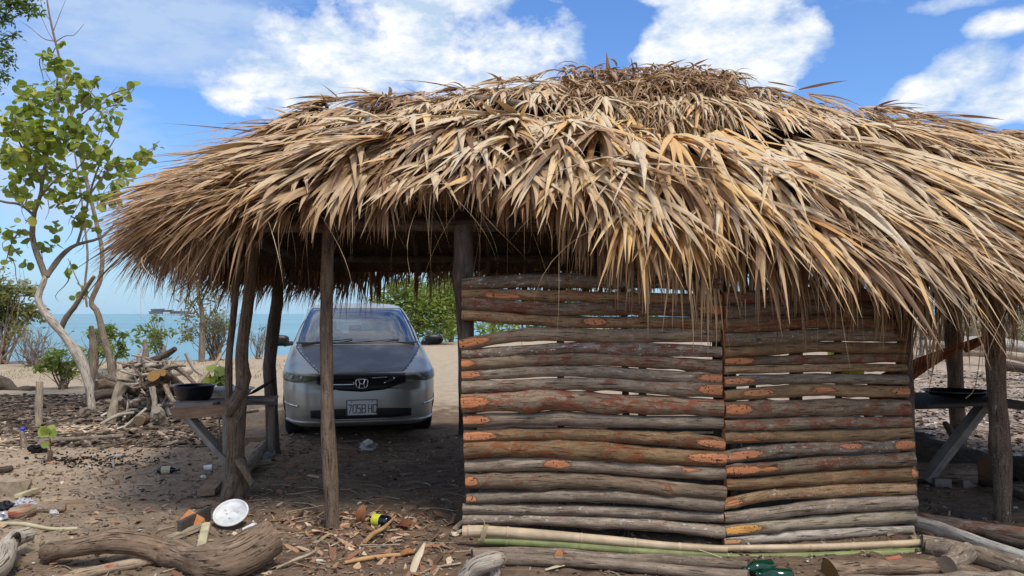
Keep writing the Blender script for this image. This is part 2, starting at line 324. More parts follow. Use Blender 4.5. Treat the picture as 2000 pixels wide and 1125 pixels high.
class MB:
    def __init__(s): s.V = []; s.F = []; s.T = []; s.TC = []; s.CU = []; s.MI = []; s.mi = 0; s.SM = []; s.tint = .5
    def v(s, p, tc=None, cut=0.): 
        s.V.append(tuple(p)); s.T.append(s.tint); s.TC.append(tuple(tc if tc is not None else p)); s.CU.append(cut); return len(s.V)-1
    def f(s, idx, sm=True): s.F.append(tuple(idx)); s.MI.append(s.mi); s.SM.append(sm)
    def tube(s, pts, r, n=10, wob=.08, seed=0, caps=True, res=None, capcut=0.15, cutf=None, flat=1.0, capr=1.0, freq=6.0, up=Vector((0, 0, 1)), knots=0):
        rd = random.Random(seed*7919+13); P_ = smooth(pts, res or max(4, len(pts)*3)); m = len(P_)
        ph = [rd.uniform(0, 6.28) for _ in range(10)]; base = len(s.V); along = 0; off = rd.uniform(0, 40)
        kn = [(rd.random(), rd.uniform(0, 6.28), rd.uniform(.2, .5)) for _ in range(knots)]
        t0 = (P_[1]-P_[0]).normalized(); ref = up if abs(t0.dot(up)) < .9 else Vector((0, -1, 0))
        nx = t0.cross(ref).normalized(); ny = nx.cross(t0).normalized(); L = sum((P_[i+1]-P_[i]).length for i in range(m-1))
        for i, p in enumerate(P_):
            if i: along += (p-P_[i-1]).length
            t = (P_[min(i+1, m-1)]-P_[max(i-1, 0)]).normalized()
            nx = (nx-t*nx.dot(t)).normalized(); ny = nx.cross(t).normalized() if False else t.cross(nx).normalized()
            rr = lerpl(r, i/(m-1)) if not callable(r) else r(i/(m-1))
            for j in range(n):
                a = 2*math.pi*j/n; q = along*freq
                d = 1+wob*(math.sin(a+ph[0]+q*.7)+.7*math.sin(2*a+ph[1]-q*.9)+.6*math.sin(q*1.6+ph[2])+.45*math.sin(3*a+ph[3]+q*2.3)+.4*math.sin(q*3.7+ph[4]))
                for (kt, ka, ks) in kn:
                    dd = ((along-kt*L)/(rr*1.2))**2+(1-math.cos(a-ka))*3; d += ks*math.exp(-dd)
                c = 0.0
                pos = p+nx*(math.cos(a)*rr*d)+ny*(math.sin(a)*rr*d*flat)
                if cutf:
                    c, push = cutf(along, L, pos, p, rr)
                    if push is not None: pos = pos+push
                s.v(pos, (math.cos(a)*rr+off, math.sin(a)*rr, along+off*.3), c)
        for i in range(m-1):
            for j in range(n):
                s.f((base+i*n+j, base+i*n+(j+1) % n, base+(i+1)*n+(j+1) % n, base+(i+1)*n+j))
        if caps:
            for e, i in ((0, 0), (1, m-1)):
                ring = [base+i*n+j for j in range(n)]; q = P_[i]; ids = [s.v(s.V[k], (s.TC[k][0]*8, s.TC[k][1]*8, s.TC[k][2]), capcut) for k in ring]
                cc = s.v(q+Vector((rd.uniform(-.1, .1), rd.uniform(-.1, .1), 0))*.05, (off, 0, 0), capcut)
                for j in range(n):
                    a_, b_ = ids[j], ids[(j+1) % n]
                    s.f((cc, b_, a_) if e == 0 else (cc, a_, b_), False)
        return s
    def box(s, c, size, R=None, jit=0, seed=0, tcax=0):
        rd = random.Random(seed); c = Vector(c); hx, hy, hz = [k/2 for k in size]; b = len(s.V)
        o = rd.uniform(0, 30)
        faces = [((-1,-1,-1),(-1,1,-1),(1,1,-1),(1,-1,-1)), ((-1,-1,1),(1,-1,1),(1,1,1),(-1,1,1)), ((-1,-1,-1),(1,-1,-1),(1,-1,1),(-1,-1,1)),
                 ((1,1,-1),(-1,1,-1),(-1,1,1),(1,1,1)), ((-1,1,-1),(-1,-1,-1),(-1,-1,1),(-1,1,1)), ((1,-1,-1),(1,1,-1),(1,1,1),(1,-1,1))]
        J = {}
        for fc in faces:
            ids = []
            for k in fc:
                if k not in J: J[k] = Vector((rd.uniform(-jit, jit), rd.uniform(-jit, jit), rd.uniform(-jit, jit)))
                l = Vector((k[0]*hx, k[1]*hy, k[2]*hz))+J[k]
                t = [l.x, l.y, l.z]; t = t[tcax:]+t[:tcax]; t = (t[1]+o, t[2], t[0]+o)
                ids.append(s.v((R @ l if R else l)+c, t))
            s.f(ids, False)
        return s
    def beam(s, p0, p1, wdt, th, up=Vector((0, 0, 1)), jit=.004, seed=0):
        p0 = Vector(p0); p1 = Vector(p1); x = (p1-p0); L = x.length; x.normalize(); y = up.cross(x).normalized(); z = x.cross(y)
        return s.box((p0+p1)/2, (L, wdt, th), Matrix((x, y, z)).transposed(), jit, seed, 0)
    def lathe(s, c, prof, n=24, R=None, tc=None):
        c = Vector(c); b = len(s.V)
        for (r, z) in prof:
            for j in range(n):
                a = 2*math.pi*j/n; l = Vector((r*math.cos(a), r*math.sin(a), z)); s.v((R @ l if R else l)+c)
        for i in range(len(prof)-1):
            for j in range(n): s.f((b+i*n+j, b+i*n+(j+1) % n, b+(i+1)*n+(j+1) % n, b+(i+1)*n+j))
        return s
    def build(s, name, mat, parent=None):
        V = np.array(s.V, float)
        loc = WO[parent] if parent is not None else Vector(((V[:, 0].min()+V[:, 0].max())/2, (V[:, 1].min()+V[:, 1].max())/2, V[:, 2].min()))
        me = bpy.data.meshes.new(name); me.from_pydata((V-np.array(loc)).tolist(), [], s.F)
        for mm in (mat if isinstance(mat, list) else [mat]): me.materials.append(MATS[mm])
        me.polygons.foreach_set('material_index', s.MI); me.polygons.foreach_set('use_smooth', s.SM)
        for nm, arr in (('tint', s.T), ('cut', s.CU)):
            a = me.attributes.new(nm, 'FLOAT', 'POINT'); a.data.foreach_set('value', np.array(arr, np.float32))
        a = me.attributes.new('tc', 'FLOAT_VECTOR', 'POINT'); a.data.foreach_set('vector', np.array(s.TC, np.float32).ravel())
        me.update(); return link(name, me, parent, loc)
def log(name, mat, pts, r, label=None, cat=None, group=None, parent=None, seed=1, n=12, tint=.5, **k):
    m = MB(); m.tint = tint; m.tube(pts, r, n, seed=seed, **k); o = m.build(name, mat, parent)
    if label: tag(o, label, cat or 'log', group)
    return o
# ================================================= GROUND AND SEA
def axis(lo, hi, step, far, g=1.10):
    a = list(np.arange(lo, hi+1e-6, step)); s = step
    while a[-1] < far: s = min(s*g, 60); a.append(a[-1]+s)
    s = step
    while a[0] > -far: s = min(s*g, 60); a.insert(0, a[0]-s)
    return np.array(a)
def build_ground():
    xs = axis(-4.2, 4.2, .03, 1500, 1.075); ys = axis(4.1, 9.5, .03, 1500, 1.06)
    X, Y = np.meshgrid(xs, ys); Z = gh(X, Y); nx = len(xs); ny = len(ys)
    V = np.stack([X.ravel(), Y.ravel(), Z.ravel()], 1); i = np.arange(nx*ny).reshape(ny, nx)
    F = np.stack([i[:-1, :-1], i[:-1, 1:], i[1:, 1:], i[1:, :-1]], -1).reshape(-1, 4)
    tag(bulk('ground', V, F, 'soil'), None, None, None, 'structure')
    S = [(-20000, 12), (20000, 12), (20000, 20000), (-20000, 20000)]
    tag(bulk('sea', np.array([(x, y, -.55) for x, y in S]), np.array([[0, 1, 2, 3]]), 'sea'), None, None, None, 'structure')
build_ground()

# ================================================= THE HUT
hut = empty('thatched_hut', (1.0, 6.8, 0))
tag(hut, 'open beach hut with shaggy palm thatch roof and rough log slat walls', 'hut')
# ---- roof surface
XL, XR, YR = -1.68, 4.6, 7.0
def roof_par(x, y):
    xc = np.clip(x, XL, XR); dx = x-xc; dy = y-YR
    Rx = np.where(dx < 0, 1.0, 1.3); Ry = np.where(dy < 0, 1.95, 1.95)
    return xc, dx, dy, Rx, Ry, np.sqrt((dx/Rx)**2+(dy/Ry)**2)
def zr(x): return np.interp(x, [-2.6, -1.9, -1.2, 0, 1.4, 2.4, 3.4, 4.6, 6], [3.18, 3.27, 3.34, 3.50, 3.52, 3.42, 3.22, 3.00, 2.9])
def dr(x, dy): return np.where(dy > .3, zr(x)-2.12, drf(x))
def drf(x): return np.interp(x, [-2.2, -1.6, -1.0, 0, .35, .8, 1.4, 2.6, 3.4, 5], [1.12, 1.05, .98, 1.08, 1.15, 1.32, 1.36, 1.36, 1.28, 1.22])
def surf0(x, y):
    xc, dx, dy, Rx, Ry, t = roof_par(x, y); return zr(xc)-dr(xc, dy)*np.power(t, 1.18)+.07*vnoise(x*1.7, y*1.7)
def surf(x, y): return surf0(x, y)-.34*np.exp(-((x-.80)/.26)**2-((y-6.50)/.10)**2)-.34*np.exp(-((x-1.30)/.30)**2-((y-6.0)/.12)**2)
def roof_pt(s, t):
    """s: arc position along the stadium at ring t, clockwise from front left; returns plan point"""
    pass
rg = np.random.RandomState(11)
def blades(hub, hdir, alpha0, bend, L, W, tint, twist, off, segs=7, curl=None, clampit=True):
    """hub (N,3), hdir (N,2) unit plan direction, alpha0 start pitch below the level, bend added to the tip"""
    N = len(hub); S = segs; pos = np.zeros((N, S+1, 3)); pos[:, 0] = hub; tan = np.zeros((N, S+1, 3))
    side = np.zeros(N) if curl is None else curl
    for k in range(S+1):
        s = k/S; al = alpha0+bend*s**1.4; al = np.minimum(al, 1.75); yaw = side*s
        hx = hdir[:, 0]*np.cos(yaw)-hdir[:, 1]*np.sin(yaw); hy = hdir[:, 0]*np.sin(yaw)+hdir[:, 1]*np.cos(yaw)
        d = np.stack([hx*np.cos(al), hy*np.cos(al), -np.sin(al)], 1); tan[:, k] = d
        if k: pos[:, k] = pos[:, k-1]+d*(L/S)[:, None]
    if clampit:
        x = pos[:, :, 0]; y = pos[:, :, 1]; t = roof_par(x, y)[5]; zs = surf(x, y)+off[:, None]
        pos[:, :, 2] = np.where(t < 1.0, np.maximum(pos[:, :, 2], zs), pos[:, :, 2])
    up = np.array([0, 0, 1.0]); sd_ = np.cross(tan, up); sd_ /= np.linalg.norm(sd_, axis=2, keepdims=True)+1e-9
    nm = np.cross(sd_, tan); nm /= np.linalg.norm(nm, axis=2, keepdims=True)+1e-9
    ss = np.linspace(0, 1, S+1); prof = np.clip(np.minimum((ss+.22)*2.2, 1), 0, 1)*np.clip((1-ss)*1.75, 0.03, 1)
    tw = twist[:, None]*(0.4+ss[None, :]); dirv = sd_*np.cos(tw)[..., None]+nm*np.sin(tw)[..., None]
    wv = (W[:, None]*prof[None, :])[..., None]*.5; nn = np.cross(tan, dirv)
    A = pos-dirv*wv; B = pos+dirv*wv; M_ = pos-nn*wv*.55
    V = np.stack([A, M_, B], 2).reshape(N*(S+1)*3, 3)
    b = (np.arange(N)*(S+1)*3)[:, None, None]; k = (np.arange(S)*3)[None, :, None]
    f1 = np.array([0, 1, 4, 3])[None, None, :]; f2 = np.array([1, 2, 5, 4])[None, None, :]
    F = np.concatenate([(b+k+f1).reshape(-1, 4), (b+k+f2).reshape(-1, 4)])
    T = np.repeat(tint, (S+1)*3); Cc = np.tile(np.repeat(np.clip((ss-.72)*3.2, 0, 1), 3), N)
    along = np.tile(np.repeat(ss, 3), N)*np.repeat(L, (S+1)*3); ac = np.tile(np.array([-.5, 0, .5]), N*(S+1))*np.repeat(W, (S+1)*3)
    TC = np.stack([ac+np.repeat(rg.rand(N)*9, (S+1)*3), np.zeros_like(ac), along], 1)
    return V, F, T, TC, Cc
def cat(parts):
    V = []; F = []; T = []; TC = []; Cc = []; o = 0
    for v, f, t, tc, c in parts: V.append(v); F.append(f+o); T.append(t); TC.append(tc); Cc.append(c); o += len(v)
    return [np.concatenate(a) for a in (V, F, T, TC, Cc)]
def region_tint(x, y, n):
    """frond tint by region: silvery cream in the middle, golden new fronds right of it, browner towards the left end and the ridge"""
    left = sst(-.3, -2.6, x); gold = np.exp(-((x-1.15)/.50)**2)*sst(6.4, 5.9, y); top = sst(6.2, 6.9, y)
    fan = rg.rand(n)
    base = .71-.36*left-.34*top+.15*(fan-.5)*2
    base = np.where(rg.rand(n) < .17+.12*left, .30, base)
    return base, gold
def fan_rows(rows, step, nb, span, Lf, side='front', lift=(.10, .40), offb=.02, width=(.022, .050), latk=.55, bendr=(.25, .9), keep=1.0, regt=True, jit=.05):
    hubs = []
    for ti, t in enumerate(rows):
        pts = []
        Rf, Rl, Rr = 1.95*t, 1.0*t, 1.3*t
        if side in ('front', 'all'):
            n_ = max(2, int((XR-XL)/step)); 
            for u in np.linspace(0, 1, n_): pts.append((XL+(XR-XL)*u, YR-Rf))
        if side in ('back', 'all'):
            n_ = max(2, int((XR-XL)/step))
            for u in np.linspace(0, 1, n_): pts.append((XL+(XR-XL)*u, YR+Rf))
        if side in ('front', 'all', 'ends'):
            for (xc, rx, sg) in ((XL, Rl, -1), (XR, Rr, 1)):
                n_ = max(3, int(math.pi*(rx+Rf)/2/step))
                for u in np.linspace(0, math.pi, n_+1): pts.append((xc+sg*rx*math.sin(u), YR-Rf*math.cos(u)))
        pts = np.array(pts)
        pts += rg.uniform(-1, 1, pts.shape)*step*.45
        pts = pts[rg.rand(len(pts)) < keep]
        hubs.append(np.c_[pts, np.full(len(pts), t)])
    H_ = np.concatenate(hubs); n = len(H_)
    xc, dx, dy, Rx, Ry, t = roof_par(H_[:, 0], H_[:, 1])
    g = np.stack([dx/Rx**2, dy/Ry**2], 1); g /= np.linalg.norm(g, axis=1, keepdims=True)+1e-6
    g[:, 0] += latk*np.clip((H_[:, 0]-.75)/2.2, -1.6, 1.6)*np.abs(g[:, 1]); g /= np.linalg.norm(g, axis=1, keepdims=True)
    slope = np.arctan2(surf0(H_[:, 0], H_[:, 1])-surf0(H_[:, 0]+g[:, 0]*.2, H_[:, 1]+g[:, 1]*.2), .2)
    fang = rg.normal(0, .15, n); fL = Lf(H_[:, 0], H_[:, 1], H_[:, 2])*rg.uniform(.8, 1.15, n)
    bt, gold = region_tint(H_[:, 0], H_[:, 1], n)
    bt = bt-.14*(H_[:, 2] > .86)  # lowest rows tinted darker to put shade into the gaps between fans
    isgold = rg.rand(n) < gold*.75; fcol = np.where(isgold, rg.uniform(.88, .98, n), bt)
    lf = rg.uniform(lift[0], lift[1], n); fb = rg.uniform(bendr[0], bendr[1], n); fo = offb+rg.rand(n)*jit
    leftm = sst(-1.6, -2.3, H_[:, 0]); lf = lf+leftm*rg.uniform(.0, .25, n)
    R = lambda a: np.repeat(a, nb, axis=0)
    ang = np.tile(np.linspace(-span, span, nb), n)+rg.normal(0, .05, n*nb)
    cs = np.cos(R(fang)+ang); sn = np.sin(R(fang)+ang); gg = R(g)
    hd = np.stack([gg[:, 0]*cs-gg[:, 1]*sn, gg[:, 0]*sn+gg[:, 1]*cs], 1)
    hz = surf(H_[:, 0], H_[:, 1])+fo
    hub = R(np.stack([H_[:, 0], H_[:, 1], hz], 1))+rg.normal(0, .012, (n*nb, 3))
    L = R(fL)*np.cos(ang*.75)*rg.uniform(.78, 1.1, n*nb)
    al = (R(slope)-R(lf))*np.cos(ang*.6)+rg.normal(0, .07, n*nb)
    bd = R(fb)*rg.uniform(.4, 1.5, n*nb)
    W = rg.uniform(width[0], width[1], n*nb)
    tint = np.clip(R(fcol)+rg.normal(0, .075, n*nb)*(1-.6*R(isgold.astype(float))), 0, 1)
    tint = np.where(rg.rand(n*nb) < .09, rg.uniform(.05, .38, n*nb), tint)
    tint = np.where(rg.rand(n*nb) < .05, .93, tint)
    return blades(hub, hd, al, bd, L, W, tint, rg.normal(0, .30, n*nb), R(fo)*1.0+rg.rand(n*nb)*.03, curl=rg.normal(0, .10, n*nb))
def Lmain(x, y, t):
    l = np.interp(x, [-3, -1.6, -.7, -.1, .6, 1.5, 3, 5], [.88, .70, .58, .64, .90, 1.06, 1.22, 1.05]); return l
front = cat([
    fan_rows([1.0, .90], .13, 10, .46, lambda x, y, t: Lmain(x, y, t)*.95, lift=(.02, .35), jit=.08, width=(.026, .064), bendr=(.15, .6)),
    fan_rows([.80, .69, .58], .17, 11, .44, lambda x, y, t: Lmain(x, y, t)*1.34, offb=.05, lift=(.12, .36), jit=.12, width=(.028, .064), bendr=(.12, .48), latk=.62),
    fan_rows([.44, .35], .16, 12, .55, lambda x, y, t: Lmain(x, y, t)*.66, offb=.07, lift=(.05, .45), jit=.14, width=(.018, .048), bendr=(.5, 1.4)),
    fan_rows([.30, .21, .12], .15, 12, .8, lambda x, y, t: .60+0*x, offb=.06, lift=(.1, .45), jit=.13, width=(.014, .036)),
    fan_rows([.98, .9], .10, 12, .6, lambda x, y, t: .78+0*x, side='ends', offb=.01, lift=(-.45, .05), bendr=(.1, .6), width=(.012, .03)),
    fan_rows([.98, .90, .82, .72, .6, .5, .4, .3], .085, 12, .7, lambda x, y, t: .85+0*x, side='ends', offb=.03, lift=(.10, .50), bendr=(.1, .8), width=(.014, .036)),
])
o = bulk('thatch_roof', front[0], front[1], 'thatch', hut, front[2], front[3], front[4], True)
roof = o
back = cat([fan_rows([1.0, .93, .85, .72], .10, 14, .6, lambda x, y, t: .74+.16*np.sin(x*2.1)+.1*np.sin(x*5.7), side='back', lift=(-.05, .25), bendr=(.3, 1.0), width=(.010, .026)),
            fan_rows([.55, .35, .18], .2, 12, .8, lambda x, y, t: .8+0*x, side='back')])
rin = fan_rows([.97, .88], .10, 12, .6, lambda x, y, t: .55+.16*np.sin(x*2.1+1)+.1*np.sin(x*6), side='back', lift=(-1.0, -.5), bendr=(.1, .5), width=(.010, .024)); rin[0][:, 2] -= .20
back = cat([tuple(back), rin]); back[2] *= .42  # rear tint cut down: the shade of facing away is put into the colour
bulk('rear_thatch', back[0], back[1], 'thatch', roof, back[2], back[3], back[4], True)
# inner short fringe under the front eave, brown old leaves
inner = fan_rows([1.0, .93, .86], .11, 13, .6, lambda x, y, t: .30+.54*sst(.2, .8, x)*sst(3.7, 2.9, x)+.15*sst(3.0, 3.6, x)+.10*np.sin(x*5), side='front', lift=(-.70, -.25), bendr=(.3, .9), width=(.016, .034))
v = inner[0].copy(); v[:, 2] -= .09; inn = (v,)+inner[1:]
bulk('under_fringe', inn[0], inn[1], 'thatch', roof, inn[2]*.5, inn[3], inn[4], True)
# curling fibres pulled loose at the lower edge
n = 520; xs = rg.uniform(-2.4, 4.9, n); ts = rg.uniform(.75, 1.12, n)
hub = np.stack([xs, YR-1.95*ts, surf(xs, YR-1.95*ts)+rg.uniform(-.05, .08, n)], 1); a = rg.normal(0, .8, n)
fib = blades(hub, np.stack([np.sin(a), -np.cos(a)], 1), rg.uniform(-.2, 1.2, n), rg.uniform(.2, 1.6, n), rg.uniform(.4, 1.05, n), rg.uniform(.003, .007, n)*np.where(xs < .2, .6, 1), np.clip(rg.normal(.55, .12, n), 0, 1), rg.normal(0, 1, n), np.full(n, .05), curl=rg.normal(0, 1.3, n), segs=9)
bulk('loose_fibre', fib[0], fib[1], 'thatch', roof, fib[2], fib[3], fib[4], True)
# ridge: crumpled cap of turned down fronds with hollows under it
rp = []
def messy(n, xr, yr, zup, Lr, al, Wd, tintm, curl=.9, bend=(.6, 2.0)):
    x = rg.uniform(xr[0], xr[1], n); y = rg.uniform(yr[0], yr[1], n); a = rg.uniform(-math.pi, math.pi, n)
    a = np.where(rg.rand(n) < .65, rg.normal(0, 1.0, n), a)
    z = surf(x, y)+rg.uniform(zup[0], zup[1], n)
    return blades(np.stack([x, y, z], 1), np.stack([np.sin(a), -np.cos(a)], 1), rg.uniform(al[0], al[1], n), rg.uniform(bend[0], bend[1], n), rg.uniform(Lr[0], Lr[1], n), rg.uniform(Wd[0], Wd[1], n), np.clip(rg.normal(tintm, .17, n), 0, 1), rg.normal(0, .8, n), np.full(n, .03)+rg.rand(n)*.05, curl=rg.normal(0, curl, n))
rp.append(messy(3000, (-1.6, 4.4), (6.3, 7.15), (.02, .12), (.22, .5), (-.1, .5), (.010, .028), .44))
rp.append(messy(2600, (.45, 2.0), (6.35, 6.90), (.04, .30), (.14, .36), (-.4, .6), (.008, .026), .25, 1.2))
rp.append(messy(1100, (.45, 1.2), (6.62, 6.70), (.08, .18), (.20, .38), (-.1, .4), (.014, .030), .40, .9))
rp.append(messy(1000, (.95, 1.75), (6.13, 6.22), (.10, .20), (.22, .40), (-.1, .35), (.014, .03), .42, .8))
rp.append(messy(900, (-.6, 1.0), (5.75, 5.95), (.06, .15), (.24, .42), (-.1, .4), (.016, .034), .7, .8))
cap = cat(rp); bulk('ridge_cap', cap[0], cap[1], 'thatch', roof, cap[2], cap[3], cap[4], True)
def stray(px, py, qx, qy, Y, wd, tint=.3):
    p = P(px, py, Y); q = P(qx, qy, Y-.1); d = q-p; L = d.length; hd = np.array([[d.x, d.y]])/max(1e-6, math.hypot(d.x, d.y))
    return blades(np.array([p]), hd, np.array([-math.atan2(d.z, math.hypot(d.x, d.y))]), np.array([.12]), np.array([L]), np.array([wd]), np.array([tint]), np.array([.3]), np.array([0.]), clampit=False)
stl = [stray(1190, 160, 1185, 100, 6.7, .05, .45), stray(1200, 165, 1120, 108, 6.75, .035, .45), stray(1240, 150, 1232, 108, 6.7, .02, .2), stray(1560, 175, 1655, 152, 6.9, .05, .25),
          stray(1350, 130, 1385, 112, 6.9, .03), stray(1700, 215, 1810, 205, 6.8, .04), stray(560, 222, 515, 208, 6.9, .05, .35), stray(470, 250, 330, 262, 6.7, .02), stray(430, 290, 300, 296, 6.5, .02, .4),
          stray(830, 190, 785, 165, 6.8, .02, .2), stray(1500, 160, 1560, 168, 6.9, .03), stray(1850, 225, 1965, 228, 6.7, .05, .25), stray(700, 215, 640, 205, 6.8, .02), stray(930, 165, 985, 145, 6.9, .025), stray(1290, 135, 1340, 112, 7.0, .03)]
for st in stl: bulk('stray_blade', st[0], st[1], 'thatch', roof, st[2], st[3], st[4], True)
# opaque old thatch below the top fronds
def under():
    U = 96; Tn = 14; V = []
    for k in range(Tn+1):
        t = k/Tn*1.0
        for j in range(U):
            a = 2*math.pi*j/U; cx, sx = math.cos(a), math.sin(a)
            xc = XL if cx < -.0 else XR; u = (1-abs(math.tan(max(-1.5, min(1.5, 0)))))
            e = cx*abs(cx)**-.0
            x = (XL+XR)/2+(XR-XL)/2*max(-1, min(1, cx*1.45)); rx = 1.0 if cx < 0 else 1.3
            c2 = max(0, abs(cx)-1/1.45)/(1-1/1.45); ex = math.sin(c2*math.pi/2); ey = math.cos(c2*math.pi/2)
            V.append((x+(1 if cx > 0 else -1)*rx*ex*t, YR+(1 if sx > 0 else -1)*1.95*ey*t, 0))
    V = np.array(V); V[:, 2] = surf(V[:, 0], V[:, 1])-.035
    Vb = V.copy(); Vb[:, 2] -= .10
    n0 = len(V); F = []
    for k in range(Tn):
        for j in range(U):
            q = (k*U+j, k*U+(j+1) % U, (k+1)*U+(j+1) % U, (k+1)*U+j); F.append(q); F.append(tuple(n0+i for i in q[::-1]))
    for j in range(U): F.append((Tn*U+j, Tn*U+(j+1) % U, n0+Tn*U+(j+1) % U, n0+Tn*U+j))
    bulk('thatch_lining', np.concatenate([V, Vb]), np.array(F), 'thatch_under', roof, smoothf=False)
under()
# roof poles below the thatch
def rpole(p0, p1, r, s, name='roof_pole'):
    m = MB(); m.tube([p0, (Vector(p0)+Vector(p1))/2+Vector((0, .03, .02)), p1], r, 9, seed=s, res=12); return m.build(name, 'bark_dark', hut)
zf = lambda x, y, d=.24: float(surf(np.array(x), np.array(y)))-d
rpole((-2.35, 5.35, 2.12), (4.4, 5.32, 2.10), .045, 1, 'eave_beam'); rpole((-2.3, 8.55, 2.12), (4.9, 8.55, 2.1), .045, 2, 'eave_beam'); rpole((-2.4, 7.0, 3.0), (5.0, 7.0, 2.85), .05, 3, 'ridge_beam')
rpole((-2.35, 5.4, 2.17), (-2.4, 8.6, 2.12), .045, 4, 'eave_beam')
for i, x in enumerate(np.linspace(-1.9, 4.6, 9)):
    rpole((x, 5.2, zf(x, 5.2)), (x+.05, 6.95, zf(x, 6.95)), .028, 10+i); rpole((x, 8.85, zf(x, 8.85)), (x+.05, 7.05, zf(x, 7.05)), .028, 30+i)
# ---- posts
def pp(lst, Y, r, mat, seed, lab=None, foot=True, top=None, n=14, knots=3, wob=.05, cutm=0.):
    pts = [P(x, y, Y) for x, y in lst]
    if foot: q = pts[-1].copy(); q.z = float(gh(q.x, q.y))-.08; pts[-1] = q
    m = MB(); m.tube(pts, r, n, wob=wob, seed=seed, res=26, knots=knots); return m, mat
def post(lst, Y, r, mat, seed, lab=None, **k):
    m, mt = pp(lst, Y, r, mat, seed, **k); o = m.build('post', mt, hut)
    if lab: o['label'] = lab
    return o
post([(642, 425), (638, 560), (637, 640), (639, 740), (641, 830), (645, 930), (650, 1035)], 5.32, [.040, .044, .045, .047, .052, .050], 'bark_post', 3, 'slim front post with bark peeled grey at its foot')
m, mt = pp([(497, 470), (485, 590), (472, 690), (472, 760), (462, 830), (460, 900), (458, 985)], 6.13, [.040, .046, .048, .050, .072, .070, .095], 'bark_post', 5)
m.tube([P(468, 500, 6.2), P(456, 620, 6.2), P(448, 700, 6.16), P(447, 770, 6.14), P(450, 850, 6.13)], [.026, .028, .028, .030, .04], 10, seed=6)
m.tube([P(470, 760, 6.1), P(455, 790, 6.08), P(440, 812, 6.06)], [.05, .055, .03], 10, seed=8)
m.tube([P(470, 900, 6.1), P(482, 925, 6.0), P(492, 948, 5.95)], [.05, .03, .016], 8, seed=9)
m.tube([P(455, 930, 6.1), P(443, 965, 6.03), P(432, 985, 6.0)], [.07, .05, .02], 8, seed=10)
o = m.build('post', mt, hut); o['label'] = 'thick forked corner post of grey brown wood with flared foot'
post([(552, 470), (543, 560), (535, 640), (527, 715), (530, 800), (533, 890)], 8.25, [.052, .06, .068, .066, .072, .068], 'bark_dark', 7, 'dark post with red wood at its base beside the car')
post([(903, 440), (905, 520), (902, 560), (908, 640), (912, 720), (918, 860), (922, 1040)], 5.20, [.06, .075, .055, .050, .048, .045], 'bark_dark', 8)
post([(900, 560), (903, 700), (903, 845)], 9.4, .05, 'bark_dark', 12)
post([(1395, 480), (1405, 700), (1410, 900), (1413, 1060)], 5.10, .05, 'bark_dark', 13)
post([(1766, 560), (1768, 700), (1774, 900), (1778, 1060)], 5.22, .05, 'bark_dark', 14)
post([(1922, 480), (1936, 600), (1944, 700), (1950, 800), (1957, 900), (1957, 1022)], 5.45, [.062, .068, .064, .064, .062, .055], 'bark_post', 15, 'right front post with peeled grey foot')
post([(1858, 560), (1862, 640), (1866, 720), (1868, 780), (1874, 880)], 8.4, [.09, .085, .085, .08, .075], 'bark_post', 16)
post([(1255, 480), (1255, 860)], 9.3, .05, 'bark_dark', 17); post([(1560, 480), (1558, 860)], 9.3, .055, 'bark_dark', 18)
m = MB(); m.tube([P(1862, 850, 8.35), P(1845, 826, 8.3)], [.05, .03], 8, seed=4); m.build('branch_stub', 'bark_dark', hut); m = MB(); m.tube([P(1948, 640, 5.4), P(1962, 612, 5.35), P(1975, 600, 5.3)], [.02, .012, .008], 7, seed=41); m.build('branch_stub', 'bark_dark', hut)
# ---- log walls
def wall(px0, px1, Y0, Y1, rows, seed, lab, lean=0.0):
    st = MB()
    for k in range(4):
        u = (k+.5)/4; x = px0+(px1-px0)*u; Y = Y0+(Y1-Y0)*u+.09
        if 0 < k < 3: st.tube([P(x, 560, Y), P(x+6, 1050, Y)], .024, 8, seed=seed+k, res=8)
    st.tube([P(px0+14, 560, Y0+.09), P(px0+22, 1050, Y0+.09)], .028, 8, seed=seed+9, res=8)
    w_ = st.build('log_wall', 'bark_dark', hut); w_['label'] = lab
    rd = random.Random(seed)
    for i, row in enumerate(rows):
        ys = row[0]; th = row[1]; x0 = px0+(row[2] if len(row) > 2 else 0); x1 = px1+(row[3] if len(row) > 3 else 0); cuts = row[4] if len(row) > 4 else []
        mt = row[5] if len(row) > 5 else rd.choice(['bark_wall', 'bark_wall', 'bark_wall_ochre'])
        m = len(ys); pts = []; offy = rd.uniform(-.012, .012)
        for k, y in enumerate(ys):
            u = k/(m-1); pts.append(P(x0+(x1-x0)*u, y, Y0+(Y1-Y0)*u+offy))
        r = [t/2/FPX*(Y0+Y1)/2*1.11 for t in (th if isinstance(th, list) else [th, th])]
        cl = [(c[0], c[1], c[2] if len(c) > 2 else .55, c[3] if len(c) > 3 else .4) for c in cuts]
        def cutf(al, L, pos, p, rr, cl=cl):
            u = al/L; best = 0; push = None
            for (c, hw, hh, dv) in cl:
                dz = (pos.z-p.z)/rr-dv*.3
                if pos.y > p.y: continue
                e = 1-math.sqrt(((u-c)/hw)**2+(dz/hh)**2)
                if e > -.4: 
                    v_ = .5+e*.9
                    if v_ > best: best = v_
            if best > .5: push = Vector((0, min(.006, (best-.5)*.03), 0))
            return best, push
        mb = MB(); mb.tint = rd.random(); mb.tube(pts, r, 14, wob=.055, seed=seed*31+i, res=64, cutf=cutf, capcut=1.0, knots=rd.randint(1, 4), freq=9)
        mb.build('wall_log', mt, w_)
E = lambda l=0, r=0: ([(.02, .055, .62)] if l else [])+([(.98, .07, .62)] if r else [])
O = 'bark_wall_ochre'; B_ = 'bark_wall'; GY = 'bark_grey'
